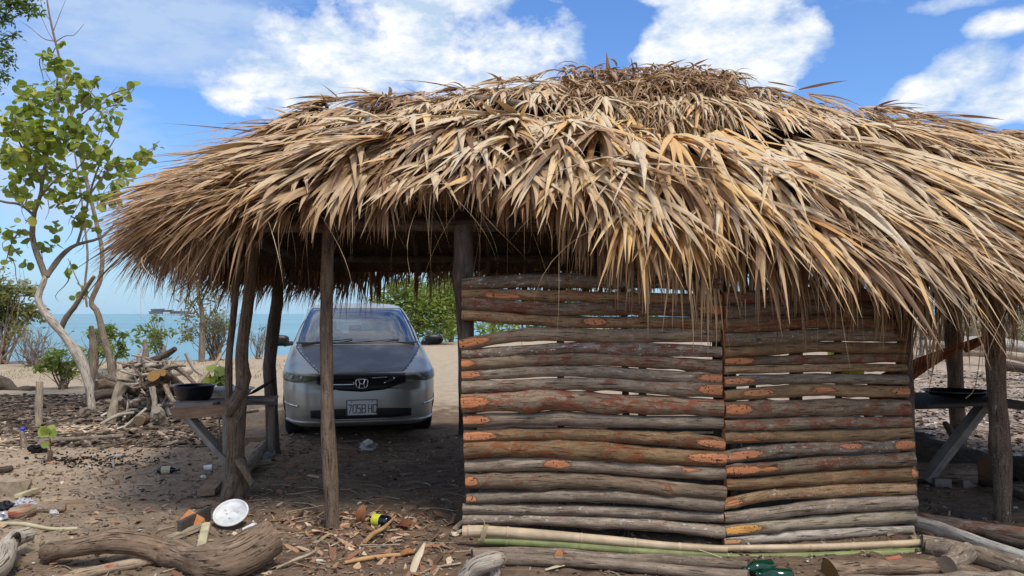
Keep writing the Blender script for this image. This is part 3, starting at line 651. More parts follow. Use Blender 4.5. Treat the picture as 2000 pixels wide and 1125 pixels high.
LW = [([556, 549, 549, 551, 556], 24), ([572, 577, 580, 583, 586], 20, 0, 0, [(.16, .08, .4, -.9)]), ([592, 601, 603, 604, 607], 24, 0, 0, E(0, 1)), ([613, 625, 629, 630, 634], 21, 0, 0, [(.52, .045, .6)]),
      ([674, 654, 655, 655, 656], [22, 25, 24], -4, -4, [(.02, .10, .6)]), ([690, 685, 678, 683, 688], [18, 20, 25, 20], 0, 0, [], GY), ([711, 705, 700, 708, 716], 23, 0, 0, [(.02, .03, .5)]),
      ([733, 726, 726, 733, 740], 21, 0, 0, E(1, 1), GY), ([756, 752, 750, 756, 763], [22, 22, 27], 0, 0, E(0, 1), GY), ([787, 782, 785, 791, 798], [36, 36, 30], 0, 3, [(.03, .08, .5)], B_),
      ([821, 818, 820, 824, 827], [23, 25, 19], 3, 3, [(.04, .065, .65)], GY), ([853, 849, 850, 856, 869], [23, 25, 25], 4, 6, [(.05, .08, .6), (.97, .08, .5)], O), ([879, 876, 881, 891, 895], [29, 34, 26], 5, 8, [(.95, .09, .55)], O),
      ([911, 905, 909, 918, 924], [23, 28, 22], 6, 8, [(.36, .05, .55), (.84, .07, .25, 1)], GY), ([940, 938, 941, 951, 964], [29, 29, 25], 8, 8, [(.02, .03, .5)], B_), ([974, 969, 968, 975, 987], [19, 23, 25], 9, 3, [(.02, .02, .5)], GY),
      ([994, 995, 997, 1004, 1010], [20, 19, 18], 2, 3, [], GY), ([1014, 1015, 1019, 1027, 1038], [20, 21, 23], 2, 6, [], GY)]
wall(903, 1409, 5.12, 4.95, LW, 3, 'left wall panel of weathered horizontal logs')
RW = [([583, 578, 575, 576, 580], 24), ([610, 605, 601, 602, 605], 25), ([637, 632, 628, 629, 631], 26), ([665, 660, 655, 654, 655], 24), ([688, 682, 678, 679, 679], 20), ([706, 704, 702, 700, 699], 17, 0, 0, [(.07, .09, .6)], B_), ([724, 721, 719, 718, 718], 14, 0, 0, [], O),
      ([746, 742, 739, 740, 742], 18, 0, 2, [(.07, .09, .55)], GY), ([772, 766, 762, 763, 765], [19, 23, 20], 0, 3, [(.17, .08, .5), (.52, .07, .4), (.96, .06, .6)], O), ([801, 798, 796, 796, 796], 30, 0, 3, [(.06, .08, .55)], B_),
      ([832, 829, 824, 825, 824], [21, 23, 18], 0, 9, [], B_), ([855, 852, 851, 848, 844], [20, 22, 20], 0, 10, [(.13, .12, .25, -1)], O), ([894, 881, 875, 873, 868], [21, 26, 21], 2, 12, [(.09, .10, .6), (.66, .08, .3, 1), (.95, .06, .7)], GY), ([920, 914, 906, 901, 895], [21, 25, 25], 2, 14, [(.08, .10, .6), (.22, .05, .3)], B_),
      ([947, 941, 934, 928, 924], [18, 26, 27], 4, 16, [(.98, .015, .6)], O), ([986, 966, 959, 956, 953], [19, 24, 22], -2, 16, [(.05, .05, .4)], O), ([1010, 1002, 990, 984, 979], [19, 26, 25], 0, 17, [], GY), ([1036, 1027, 1019, 1013, 1009], [20, 24, 25], 2, 15, [(.08, .11, .6)], 'bark_tan'),
      ([1058, 1050, 1044, 1038, 1033], [13, 22, 15], 0, 14, [(.03, .06, .5)], 'drift')]
wall(1413, 1768, 4.95, 5.12, RW, 7, 'right wall panel of weathered horizontal logs')
# grey board bench inside behind the wall
pn = MB(); 
for k, (a, b) in enumerate([(1225, 1300), (1330, 1440), (1455, 1540), (1570, 1680), (1690, 1750)]):
    p = P((a+b)/2, 840, 5.75); pn.box((p.x, 5.75, .30), ((b-a)/FPX*5.75*1.1, .03, .58), jit=.003, seed=k, tcax=2)
pn.box((1.83, 6.1, .62), (2.2, .6, .04), seed=9); pn.box((1.83, 5.8, .05), (2.1, .06, .1), seed=8)
tag(pn.build('bench', 'panel_grey'), 'low grey board bench half seen through gaps in the log wall', 'bench')
# ================================================= THE CAR
CARX, CARY, CYAW = -1.74, 8.78, math.radians(13)
car = empty('parked_car', (CARX, CARY, 0)); tag(car, 'dusty silver people carrier with dull dark bonnet parked behind the hut', 'car')
CR = Matrix.Rotation(CYAW, 3, 'Z'); CO = Vector((CARX, CARY, -.01))
def cw(p): return CR @ (Vector(p)*1.07)+CO
RG = [(.17, .79, .20, 4.55), (.20, .835, .09, 4.62), (.245, .862, .03, 4.66), (.30, .865, .005, 4.68), (.40, .875, .0, 4.7), (.50, .885, .005, 4.7), (.58, .89, .012, 4.7), (.66, .89, .035, 4.7), (.72, .888, .07, 4.7),
      (.765, .884, .12, 4.69), (.80, .88, .22, 4.69), (.84, .874, .36, 4.68), (.88, .866, .50, 4.67), (.92, .858, .64, 4.66), (.96, .848, .78, 4.65), (1.0, .834, .92, 4.64), (1.03, .815, 1.02, 4.62),
      (1.055, .80, 1.10, 4.6), (1.12, .785, 1.20, 4.58), (1.19, .765, 1.32, 4.55), (1.26, .742, 1.45, 4.5), (1.33, .715, 1.58, 4.45), (1.40, .685, 1.73, 4.38), (1.455, .655, 1.87, 4.3), (1.485, .63, 1.98, 4.22),
      (1.515, .60, 2.12, 4.15), (1.54, .54, 2.35, 4.0), (1.555, .44, 2.6, 3.8), (1.565, .28, 2.9, 3.5), (1.568, .06, 3.1, 3.3)]
NE = 5.6; RA = np.array(RG)
def ring(z, a):
    W_, yf, yr = (np.interp(z, RA[:, 0], RA[:, i]) for i in (1, 2, 3)); c, s = math.cos(a), math.sin(a)
    x = W_*math.copysign(abs(s)**(2/NE), s); y = (yf+yr)/2-(yr-yf)/2*math.copysign(abs(c)**(2/NE), c); return Vector((x, y, z))
def fs(u, z, off=0.0):
    """front surface of the car at lateral fraction u and height z, pushed forward by off"""
    W_, yf, yr = (float(np.interp(z, RA[:, 0], RA[:, i])) for i in (1, 2, 3)); L = (yr-yf)/2
    y = (yf+yr)/2-L*(1-min(.9999, abs(u))**NE)**(1/NE); n = Vector((.9*(abs(u)**4)*math.copysign(1, u), -1, 0)).normalized()
    return Vector((u*W_, y, z))+n*off
def car_body():
    NA = 200; us = []
    # columns: dense and even across the front, then sides and back
    for k in range(NA):
        a = 2*math.pi*k/NA; us.append(a)
    def col(a):  # reparametrise so that x is spread evenly
        q = a/(math.pi/2); k = int(q); f = q-k
        g = lambda f: math.asin(min(1, (math.sin(f*math.pi/2)*.35+f*.65)**(NE/2)))
        return None
    cols = []
    for sgn, cen in ((1, 0), (-1, 0)): pass
    fr = [u for u in np.linspace(-.965, .965, 56)]
    pts_param = []
    for u in fr: pts_param.append(('f', u))
    sd_ = list(np.linspace(.30, 1.70, 44))
    V = []; TY = []
    def P_at(z, kind, u):
        W_, yf, yr = (float(np.interp(z, RA[:, 0], RA[:, i])) for i in (1, 2, 3)); L = (yr-yf)/2; yc = (yf+yr)/2
        if kind == 'f': return (u*W_, yc-L*(1-abs(u)**NE)**(1/NE), z)
        if kind == 'b': return (u*W_, yc+L*(1-abs(u)**NE)**(1/NE), z)
        v_ = u; return ((1-abs(v_)**NE)**(1/NE)*W_*(1 if kind == 'r' else -1), yc+v_*L, z)
    ve = (1-.965**NE)**(1/NE)
    seq = [('f', u) for u in fr]+[('r', v_) for v_ in np.linspace(-ve+.012, ve-.012, 60)]+[('b', u) for u in fr[::-1]]+[('l', v_) for v_ in np.linspace(ve-.012, -ve+.012, 60)]
    zs = []
    for i in range(len(RG)-1):
        k = 3 if RG[i][0] < 1.05 else 2
        for j in range(k): zs.append(RG[i][0]+(RG[i+1][0]-RG[i][0])*j/k)
    zs.append(RG[-1][0]); n = len(seq)
    V = [cw(P_at(z, k, u)) for z in zs for (k, u) in seq]; LV = [P_at(z, k, u) for z in zs for (k, u) in seq]
    groups = {'body': [], 'windscreen': [], 'side': [], 'rear': [], 'bonnet': []}
    for i in range(len(zs)-1):
        for j in range(n):
            q = (i*n+j, i*n+(j+1) % n, (i+1)*n+(j+1) % n, (i+1)*n+j); c = [sum(LV[t][k] for t in q)/4 for k in range(3)]
            kind, u = seq[j]; z = c[2]; g = 'body'
            if kind == 'f' and abs(u) < .90 and 1.055 <= z <= 1.475: g = 'windscreen'
            elif kind in 'rl' and 1.10 < z < 1.43 and 1.75+(z-1.1)*.9 < c[1] < 4.2-(z-1.1)*.5: g = 'side'
            elif kind == 'b' and abs(u) < .86 and 1.10 < z < 1.42: g = 'rear'
            elif kind == 'f' and .775 < z < 1.04 and abs(u) < min(.9, .50+(z-.765)*1.6): g = 'bonnet'
            # wheel arches
            if kind in 'rl' or (kind in 'fb' and abs(u) > .9):
                for wy in (.93, 3.72):
                    if (c[1]-wy)**2+(z-.31)**2 < .345**2: g = None
            if g: groups[g].append(q)
    def mk(name, fl, mat, parent, off=0):
        V0 = np.array(V); used = sorted({t for q in fl for t in q}); mp_ = {t: i for i, t in enumerate(used)}
        return bulk(name, V0[used], np.array([[mp_[t] for t in q] for q in fl]), mat, parent, tc=np.array(LV)[used])
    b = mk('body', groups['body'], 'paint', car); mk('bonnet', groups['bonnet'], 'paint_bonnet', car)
    mk('windscreen', groups['windscreen'], 'windscreen_glass', car); mk('side_window', groups['side'], 'side_glass', car); mk('rear_window', groups['rear'], 'side_glass', car)
    return b
body = car_body()
def cpatch(name, mat, ul, zt, zb, off, parent=car, nu=24, nz=5, th=.01, lf=None, tcm=None):
    """panel lying on the front of the car; zt, zb give top and bottom height along u"""
    m = MB(); ids = {}
    for s_, o_ in ((0, off), (1, off-th)):
        for i in range(nu+1):
            u = ul[0]+(ul[1]-ul[0])*i/nu; t = i/nu
            for k in range(nz+1):
                a = lerpl(zb, t); b = lerpl(zt, t); z = a+(b-a)*k/nz; p = fs(u, z, o_); ids[s_, i, k] = m.v(cw(p), p)
    for i in range(nu):
        for k in range(nz): m.f((ids[0, i, k], ids[0, i+1, k], ids[0, i+1, k+1], ids[0, i, k+1]))
    for i in range(nu):
        for k, fl in ((0, 0), (nz, 1)):
            q = (ids[0, i, k], ids[1, i, k], ids[1, i+1, k], ids[0, i+1, k]); m.f(q if not fl else q[::-1], False)
    for k in range(nz):
        for i, fl in ((0, 1), (nu, 0)):
            q = (ids[0, i, k], ids[1, i, k], ids[1, i, k+1], ids[0, i, k+1]); m.f(q if not fl else q[::-1], False)
    return m.build(name, mat, parent)
def ctube(name, mat, pts, r, parent=car, n=6, res=None, mb=None):
    m = mb or MB(); m.tube([cw(p) for p in pts], r, n, wob=0, res=res or len(pts)*3, capcut=0)
    return m if mb is not None else m.build(name, mat, parent)
# grille: a black recess that narrows towards its ends, chrome bar and badge
gr = cpatch('grille', 'black_plastic', (-.54, .54), [.755, .765, .768, .765, .755], [.66, .585, .565, .585, .66], .006, nu=36)
cpatch('chrome_bar', 'chrome', (-.44, -.09), [.668, .672], [.640, .636], .024, gr, nu=16, nz=2, th=.02); cpatch('chrome_bar', 'chrome', (.13, .30), [.715, .722], [.708, .712], .02, gr, nu=8, nz=1)
cpatch('chrome_bar', 'chrome', (.27, .40), [.668, .715], [.648, .695], .02, gr, nu=8, nz=1)
m = MB()
for k in range(4): m.tube([cw(fs(u, .60+.038*k, .012)) for u in np.linspace(-.44, .44, 9)], .004, 4, wob=0, res=12)
m.build('grille_slat', 'black_plastic', gr)
m = MB(); cz = .655; y0 = fs(0, cz, .045).y
ringp = [(.062*math.copysign(abs(math.cos(a))**.55, math.cos(a))*(1+.12*math.sin(a)), y0, cz+.048*math.copysign(abs(math.sin(a))**.55, math.sin(a))) for a in np.linspace(0, 2*math.pi, 25)]
m.tube([cw(p) for p in ringp], .0065, 6, wob=0, res=48, capcut=0)
for s_ in (-1, 1): m.tube([cw((s_*.036, y0, cz+.046)), cw((s_*.021, y0-.004, cz)), cw((s_*.028, y0, cz-.046))], [.010, .008, .009], 6, wob=0, res=8, capcut=0)
m.tube([cw((-.022, y0-.004, cz)), cw((.022, y0-.004, cz))], .008, 6, wob=0, res=4, capcut=0)
m.build('badge', 'chrome', gr)
# headlights
for s_ in (-1, 1):
    ul = (.50*s_, .97*s_) if s_ > 0 else (-.97, -.50)
    zt = [.742, .752, .762, .768]; zb = [.700, .676, .668, .678]
    if s_ < 0: zt = zt[::-1]; zb = zb[::-1]
    h = cpatch('headlight', 'lamp_inside', ul, zt, zb, .004); cpatch('lens', 'lamp_glass', ul, [a-.003 for a in zt], [a+.003 for a in zb], .022, h, th=.004)
    for uu in (.70, .82):
        m = MB(); c = fs(uu*s_, .715, .012); m.lathe(cw(c), [(.030, -.010), (.026, .0), (.012, .006), (0.001, .007)], 14, CR @ Matrix.Rotation(math.pi/2, 3, 'X'))
        m.build('reflector', 'paint_bumper', h)
    a_ = (.91*s_, .955*s_) if s_ > 0 else (-.955, -.91); cpatch('indicator', 'amber', a_, [.762, .762], [.685, .685], .012, h, nu=4, nz=2)
# lower intake, bumper lip, trims and number plate
cpatch('intake', 'black_plastic', (-.62, .62), [.375, .385, .388, .385, .375], [.292, .275, .27, .275, .292], .005, nu=36)
ctube('bumper_lip', 'paint', [fs(u, .245, .012) for u in np.linspace(-.93, .93, 25)], .016)
ctube('intake_trim', 'chrome', [fs(u, .283-.012*(1-abs(u)), .012) for u in np.linspace(-.60, .60, 17)], .004)
for s_ in (-1, 1): cpatch('bumper_trim', 'chrome', (.76*s_, .95*s_) if s_ > 0 else (-.95, -.76), [.425, .44] if s_ > 0 else [.44, .425], [.405, .422] if s_ > 0 else [.422, .405], .014, nu=8, nz=2)
cpatch('under_tray', 'black_plastic', (-.9, .9), [.20, .20], [.15, .15], -.02, nu=20, nz=2)
# plate 7058 HC : letters as raised strokes
pl = MB(); pc = Vector((-.0, fs(0, .38, .04).y, .40)); PW, PH = .325, .165
pl.box(cw(pc), (PW, .006, PH), CR, 0); plate = pl.build('number_plate', 'plate_white', car)
fm = MB()
for a, b in (((-PW/2, -PH/2), (PW/2, -PH/2)), ((PW/2, -PH/2), (PW/2, PH/2)), ((PW/2, PH/2), (-PW/2, PH/2)), ((-PW/2, PH/2), (-PW/2, -PH/2))):
    fm.tube([cw(pc+Vector((a[0], -.004, a[1]))), cw(pc+Vector((b[0], -.004, b[1])))], .0035, 4, wob=0, res=2, capcut=0)
fm.build('plate_frame', 'far_grey', plate)
G_ = {'7': [[(0, 1), (1, 1), (.35, 0)]], '0': [[(0.1, 0), (0, .15), (0, .85), (.1, 1), (.9, 1), (1, .85), (1, .15), (.9, 0), (.1, 0)]], '5': [[(1, 1), (0, 1), (0, .55), (.85, .55), (1, .42), (1, .12), (.85, 0), (0, 0)]],
      '8': [[(.1, 0), (0, .12), (0, .42), (.1, .52), (.9, .52), (1, .42), (1, .12), (.9, 0), (.1, 0)], [(.1, .52), (0, .62), (0, .9), (.1, 1), (.9, 1), (1, .9), (1, .62), (.9, .52)]], 'H': [[(0, 0), (0, 1)], [(1, 0), (1, 1)], [(0, .5), (1, .5)]],
      'C': [[(1, .82), (.9, 1), (.1, 1), (0, .88), (0, .12), (.1, 0), (.9, 0), (1, .18)]]}
tm = MB(); x = -.143; sw = .034; shh = .088
for ch in '7058 HC':
    if ch == ' ': x += .020; continue
    for stroke in G_[ch]:
        for (a, b) in zip(stroke[:-1], stroke[1:]):
            p = pc+Vector((x+a[0]*sw, -.0058, -.055+a[1]*shh)); q = pc+Vector((x+b[0]*sw, -.0058, -.055+b[1]*shh)); d = (q-p).normalized()*.004
            tm.beam(cw(p-d), cw(q+d), .003, .0080, CR @ Vector((0, -1, 0)) if False else (CR @ (q-p).cross(Vector((0, 1, 0)))).normalized(), 0)
    x += sw+.014
for dx in (-.11, .11): tm.box(cw(pc+Vector((dx, -.005, .066))), (.016, .004, .010), CR)
tm.build('plate_text', 'ink', plate)
# seams, wipers, pillars, mirrors, aerial trim
ctube('bonnet_seam', 'black_plastic', [fs(u, .772, .001) for u in np.linspace(-.52, .52, 17)], .005)
for s_ in (-1, 1): ctube('bonnet_seam', 'black_plastic', [fs(s_*min(.9, .50+(z-.765)*1.6), z, .002) for z in np.linspace(.775, 1.04, 10)], .008)
ctube('windscreen_seal', 'black_plastic', [fs(u, 1.052, .004) for u in np.linspace(-.92, .92, 25)], .018)
for s_ in (-1, 1): ctube('windscreen_seal', 'black_plastic', [fs(s_*.905, z, .004) for z in np.linspace(1.05, 1.48, 12)], .010)
ctube('windscreen_seal', 'black_plastic', [fs(u, 1.480, .003) for u in np.linspace(-.9, .9, 21)], .008)
for a, b in (((-.72, 1.062), (-.10, 1.105)), ((-.10, 1.062), (.62, 1.10))):
    ctube('wiper', 'black_plastic', [fs(a[0], a[1], .03), fs((a[0]+b[0])/2, (a[1]+b[1])/2, .035), fs(b[0], b[1], .025)], .008)
for s_ in (-1, 1):
    m = MB(); base = Vector((s_*.80, 1.36, 1.05)); c = Vector((s_*.945, 1.30, 1.085))
    m.tube([cw(base), cw(c+Vector((-s_*.05, 0, -.05)))], [.03, .028], 8, wob=0, res=5, capcut=0)
    pts = []
    for i in range(9):
        for j in range(14):
            th = math.pi*i/8; ph = 2*math.pi*j/14; f = lambda v_, e: math.copysign(abs(v_)**e, v_)
            pts.append(m.v(cw(c+Vector((.115*f(math.sin(th), .7)*f(math.cos(ph), .6), .055*f(math.sin(th), .7)*f(math.sin(ph), .8), .068*f(math.cos(th), .6))))))
    for i in range(8):
        for j in range(14): m.f((pts[i*14+j], pts[i*14+(j+1) % 14], pts[(i+1)*14+(j+1) % 14], pts[(i+1)*14+j]))
    mr = m.build('wing_mirror', 'black_plastic', car)
    g = MB(); g.box(cw(c+Vector((s_*.085, -.050, .0))), (.055, .02, .03), CR, 0); g.build('mirror_repeater', 'lamp_glass', mr)
# door seams and side pillars on the flank
for s_ in (-1, 1):
    for y in (1.75, 2.85, 3.85):
        pts = []
        for z in np.linspace(.30, 1.42, 12):
            W_, yf, yr = (float(np.interp(z, RA[:, 0], RA[:, i])) for i in (1, 2, 3)); yy = y+max(0, z-1.1)*.35; v_ = (yy-(yf+yr)/2)/((yr-yf)/2); pts.append((s_*(W_*(1-abs(v_)**NE)**(1/NE)+.002), yy, z))
        ctube('door_seam', 'black_plastic', pts, .005 if y != 2.85 else .008)
# wheels
for i, (s_, y) in enumerate(((-1, .93), (1, .93), (-1, 3.72), (1, 3.72))):
    R_ = CR @ Matrix.Rotation(s_*math.pi/2, 3, 'Y'); c = cw((s_*.745, y, .318))
    t = MB(); t.lathe(c, [(.20, -.09), (.285, -.10), (.315, -.075), (.322, -.03), (.322, .03), (.315, .075), (.285, .098), (.215, .092), (.20, .07)], 36, R_)
    t.V = [tuple(c+(Vector(v_)-c)*1.07) for v_ in t.V]; wh = t.build('wheel', 'rubber', car)
    r_ = MB(); r_.lathe(c, [(.215, .088), (.20, .095), (.19, .06), (.05, .075), (.04, .09), (.001, .09)], 30, R_)
    for k in range(7):
        a = 2*math.pi*k/7; d = R_ @ Vector((math.cos(a), math.sin(a), 0)); ax = R_ @ Vector((0, 0, 1))
        r_.tube([c+d*.04+ax*.09, c+d*.20+ax*.092], [.024, .018], 5, wob=0, res=3, capcut=0)
    r_.V = [tuple(c+(Vector(v_)-c)*1.07) for v_ in r_.V]; r_.build('rim', 'rim', wh)
    a_ = MB(); cc = Vector((s_*.845, y, .31)); a_.tube([cw(cc+Vector((-.02*s_*(1 if k in (0, 12) else 0), .352*math.cos(math.pi*k/12), .352*math.sin(math.pi*k/12)))) for k in range(13)], .014, 6, wob=0, res=30, capcut=0)
    a_.tube([cw(cc+Vector((-.16*s_, .33*math.cos(math.pi*k/12), .33*math.sin(math.pi*k/12)))) for k in range(13)], .06, 6, wob=0, res=24, capcut=0)
    a_.build('wheel_arch', 'black_plastic', car)
# inside: dark floor box, dashboard, seats, steering wheel, mirror
m = MB(); m.box(cw((0, 2.7, .62)), (1.5, 3.4, .75), CR); m.box(cw((0, 1.30, 1.02)), (1.45, .45, .10), CR); m.box(cw((0, 2.4, .19)), (1.45, 4.1, .06), CR); inn_ = m.build('cabin', 'seat_cloth', car)
def seat(x, y, h=1.16):
    m = MB(); m.tube([cw((x, y, .85)), cw((x, y+.05, 1.05)), cw((x, y+.12, h))], [.22, .235, .17], 12, wob=0, flat=.35, res=8, capcut=0); m.tube([cw((x-.09, y+.13, h+.10)), cw((x+.09, y+.13, h+.10))], .075, 10, wob=0, res=5, capcut=0); m.build('seat', 'seat_cloth', inn_)
for x in (-.36, .36): seat(x, 2.05); 
for x in (-.4, 0, .4): seat(x, 3.0, 1.08)
m = MB(); cc = cw((-.36, 1.55, 1.05)); rw = CR @ Matrix.Rotation(math.radians(65), 3, 'X')
m.tube([cc+rw @ Vector((.18*math.cos(a), .18*math.sin(a), 0)) for a in np.linspace(0, 2*math.pi, 17)], .013, 6, wob=0, res=32, capcut=0); m.build('steering_wheel', 'black_plastic', inn_)
m = MB(); m.box(cw((0, 1.82, 1.40)), (.24, .03, .06), CR, .003); m.build('rear_view_mirror', 'black_plastic', car)
# ================================================= LEAVES AND TREES
lr = np.random.RandomState(77)
def leaves(pos, size, shape='round', droop=.3, tintm=None, aspect=1.0):
    """one small folded leaf per position"""
    N = len(pos); K = 8 if shape == 'round' else 6
    if shape == 'round': prof = [(math.cos(2*math.pi*k/8)*.5, math.sin(2*math.pi*k/8)*.5+.5, 0) for k in range(8)]; prof = [(x*(1.05), y, .10*abs(x)*2) for x, y, z in prof]
    else: prof = [(0, 0, 0), (.17, .3, .05), (.15, .65, .04), (0, 1, -.05), (-.15, .65, .04), (-.17, .3, .05)]
    pr = np.array(prof); d = lr.normal(0, 1, (N, 3)); d[:, 2] = d[:, 2]*.5-droop; d /= np.linalg.norm(d, axis=1, keepdims=True)
    u = lr.normal(0, 1, (N, 3)); u[:, 2] += .8; s = np.cross(d, u); s /= np.linalg.norm(s, axis=1, keepdims=True); nn = np.cross(s, d)
    sz = (size*lr.uniform(.6, 1.2, N))[:, None, None]
    V = pos[:, None, :]+sz*(s[:, None, :]*pr[None, :, 0:1]*aspect+d[:, None, :]*pr[None, :, 1:2]+nn[:, None, :]*pr[None, :, 2:3])
    F = np.arange(N*K).reshape(N, K); t = np.clip(lr.normal(.5, .22, N) if tintm is None else lr.normal(tintm, .2, N), 0, 1)
    return V.reshape(-1, 3), F, np.repeat(t, K)
def blob(c, r, n, shell=.35):
    d = lr.normal(0, 1, (n, 3)); d /= np.linalg.norm(d, axis=1, keepdims=True); rad = lr.uniform(shell, 1, n)**.6
    return np.array(c)[None, :]+d*rad[:, None]*np.array(r)[None, :]
def leafobj(name, mat, pos, size, parent=None, shape='oval', **k):
    V, F, T = leaves(pos, size, shape, **k); return bulk(name, V, F, mat, parent, T, smoothf=False)
def twigs(mb, a, b, r, seed, n=5, bend=.12):
    rd = random.Random(seed); a = Vector(a); b = Vector(b); L = (b-a).length
    mid = [a.lerp(b, t)+Vector([rd.uniform(-1, 1)*L*bend for _ in range(3)]) for t in (.33, .66)]
    mb.tube([a]+mid+[b], [r, r*.8, r*.5, r*.25], n, seed=seed, res=8, caps=False, wob=.03)
    return mid
# ---- sea grape tree at the left
tr = empty('sea_grape_tree', G(178, 800)); tag(tr, 'tall sea grape tree with pale leaning trunk and big round leaves', 'tree')
YT = G(178, 800).y
def pl_(lst, Y0, Y1=None):
    m = len(lst)-1; Y1 = Y0 if Y1 is None else Y1
    return [P(x, y, Y0+(Y1-Y0)*i/m) for i, (x, y) in enumerate(lst)]
def px2r(px, Y): return px/2/FPX*Y
k_ = YT/FPX/2
k_ *= .88; t = MB(); t.tube(pl_([(180, 812), (178, 775), (170, 740), (158, 705), (132, 665), (108, 635), (84, 605), (75, 580), (84, 553), (90, 535)], YT, YT+.3), [18*k_, 15*k_, 19*k_, 23*k_, 19*k_, 17*k_, 15*k_, 13*k_, 12*k_, 11*k_], 12, seed=3, res=40, knots=3)
t.build('trunk', 'drift', tr)
t = MB()
for i, (lst, r0, r1) in enumerate([([(88, 540), (74, 500), (64, 465), (66, 420), (78, 385), (84, 345), (95, 290), (108, 230), (112, 150)], 14, 4), ([(66, 420), (40, 400), (10, 395), (-25, 385)], 7, 4), ([(90, 540), (105, 520), (125, 495), (150, 478), (200, 462), (232, 425)], 14, 4),
      ([(118, 645), (130, 620), (150, 592), (168, 562), (184, 540)], 12, 9), ([(150, 480), (165, 430), (175, 380), (195, 320), (225, 270), (240, 230)], 6, 2), ([(84, 350), (55, 310), (35, 270), (20, 210)], 6, 2), ([(95, 290), (130, 250), (150, 205), (185, 165)], 6, 2),
      ([(130, 250), (170, 215), (215, 185), (258, 172)], 4, 2), ([(175, 380), (215, 330), (260, 312), (305, 285)], 5, 2), ([(75, 390), (110, 350), (150, 330), (180, 290)], 5, 2), ([(66, 460), (45, 450), (25, 470), (12, 510)], 4, 2)]):
    t.tube(pl_(lst, YT+.3, YT+.3+[.5, -.6, .4, -.2, .8, -.5, .9, -.4, .3, -.7, .2][i]), [r0*k_*1.05, (r0+r1)/2*k_, r1*k_], 8, seed=20+i, res=16, caps=(i == 3))
t.build('branch', 'bark_grey', tr)
cl = [(90,105,14,12),(115,125,25,18),(135,148,22,18),(105,130,16,14),(120,85,12,8),(70,200,40,35),(120,190,40,30),(165,165,22,18),(188,157,12,9),(205,195,16,12),(55,175,18,14),(40,240,45,38),(100,260,50,42),(150,270,45,40),(60,290,50,32),(170,200,28,22),(262,170,9,8),
      (248,185,12,9),(230,205,14,12),(215,225,14,14),(200,245,18,18),(190,290,26,26),(235,195,10,8),(25,310,36,26),(95,330,50,24),(140,350,28,22),(200,330,26,20),(230,320,22,16),(60,345,40,16),(125,390,24,22),(150,420,22,16),(205,390,24,24),(180,440,18,16),(110,440,14,12),
      (95,375,18,12),(20,370,22,18),(45,380,14,12),(30,460,20,16),(10,455,14,12),(25,490,16,12),(24,508,9,8),(48,510,7,7),(85,480,14,10),(110,475,12,10),(50,430,12,8),(275,310,22,14),(305,285,11,9),(255,320,20,12),(285,295,14,10),(140,520,10,8),(135,535,10,7),(150,575,8,8),(168,560,10,8),(5,300,20,20),(240,345,18,14),(60,395,18,10),(160,385,18,14),(225,365,18,14)]
pos = []; tw = MB(); rd = random.Random(4)
for i, (px, py, rx, ry) in enumerate(cl):
    Y = YT+.3+rd.uniform(-.7, .9); c = P(px, py, Y); n = max(4, int(rx*ry/20)); s = Y/FPX
    pp_ = blob(c, (rx*s, max(rx, ry)*s*1.1, ry*s), n, .15); pos.append(pp_)
    for q in pp_[:max(1, n//4)]: twigs(tw, c+Vector((0, 0, -.05)), q, .006, i, 4)
    if i % 2 == 0: twigs(tw, c, P(px*.7+70*.3, py+55, YT+.4), .010, i+200, 4)
leafobj('foliage', 'leaf_grape', np.concatenate(pos), .135, tr, 'round'); tw.build('twig', 'bark_grey', tr)
# ---- two thin pale saplings rising through it
s1 = G(222, 752); Y1_ = s1.y
def sapling(lst, r, Y, lab, seed, extra=[]):
    pts = [P(x, y, Y) for x, y in lst]; pts[0] = G(*lst[0]) if False else pts[0]
    o = empty('sapling', pts[0]); tag(o, lab, 'sapling'); m = MB(); m.tube(pts, r, 9, seed=seed, res=50, wob=.06, knots=3); m.build('trunk', 'bark_grey', o)
    if extra:
        m = MB()
        for i, (e, r0) in enumerate(extra): m.tube([P(x, y, Y) for x, y in e], [r0, r0*.3], 6, seed=seed+i, res=14, caps=False)
        m.build('branch', 'bark_grey', o)
    return o
kk = Y1_/FPX/2
o = sapling([(222, 756), (214, 700), (203, 660), (190, 610), (178, 590), (196, 545), (199, 490), (185, 420), (168, 350), (150, 270), (132, 190), (120, 130), (103, 60), (92, 0), (88, -60)], [15*kk, 13*kk, 10*kk, 8*kk, 7*kk, 5*kk, 4*kk, 2*kk], Y1_, 'thin crooked bare sapling right of the sea grape trunk, reaching the top edge', 5,
    [([(106, 80), (85, 75), (60, 55), (38, 40)], .012), ([(104, 62), (112, 40), (128, 0)], .011), ([(108, 82), (128, 70), (145, 68), (165, 46)], .012), ([(98, 40), (85, 20), (76, -10)], .01), ([(112, 90), (96, 66), (75, 20)], .01), ([(188, 600), (165, 570), (150, 545), (133, 505)], .02), ([(132, 190), (100, 160), (80, 120)], .012), ([(168, 350), (190, 290), (215, 190)], .012), ([(150, 270), (185, 220), (230, 168)], .012)])
o2 = sapling([(170, 600), (166, 560), (171, 500), (165, 440), (158, 380), (146, 300), (133, 220), (122, 150), (112, 90)], [.024, .022, .016, .008], Y1_-.25, 'slender pale stem leaning beside the crooked bare sapling', 9)
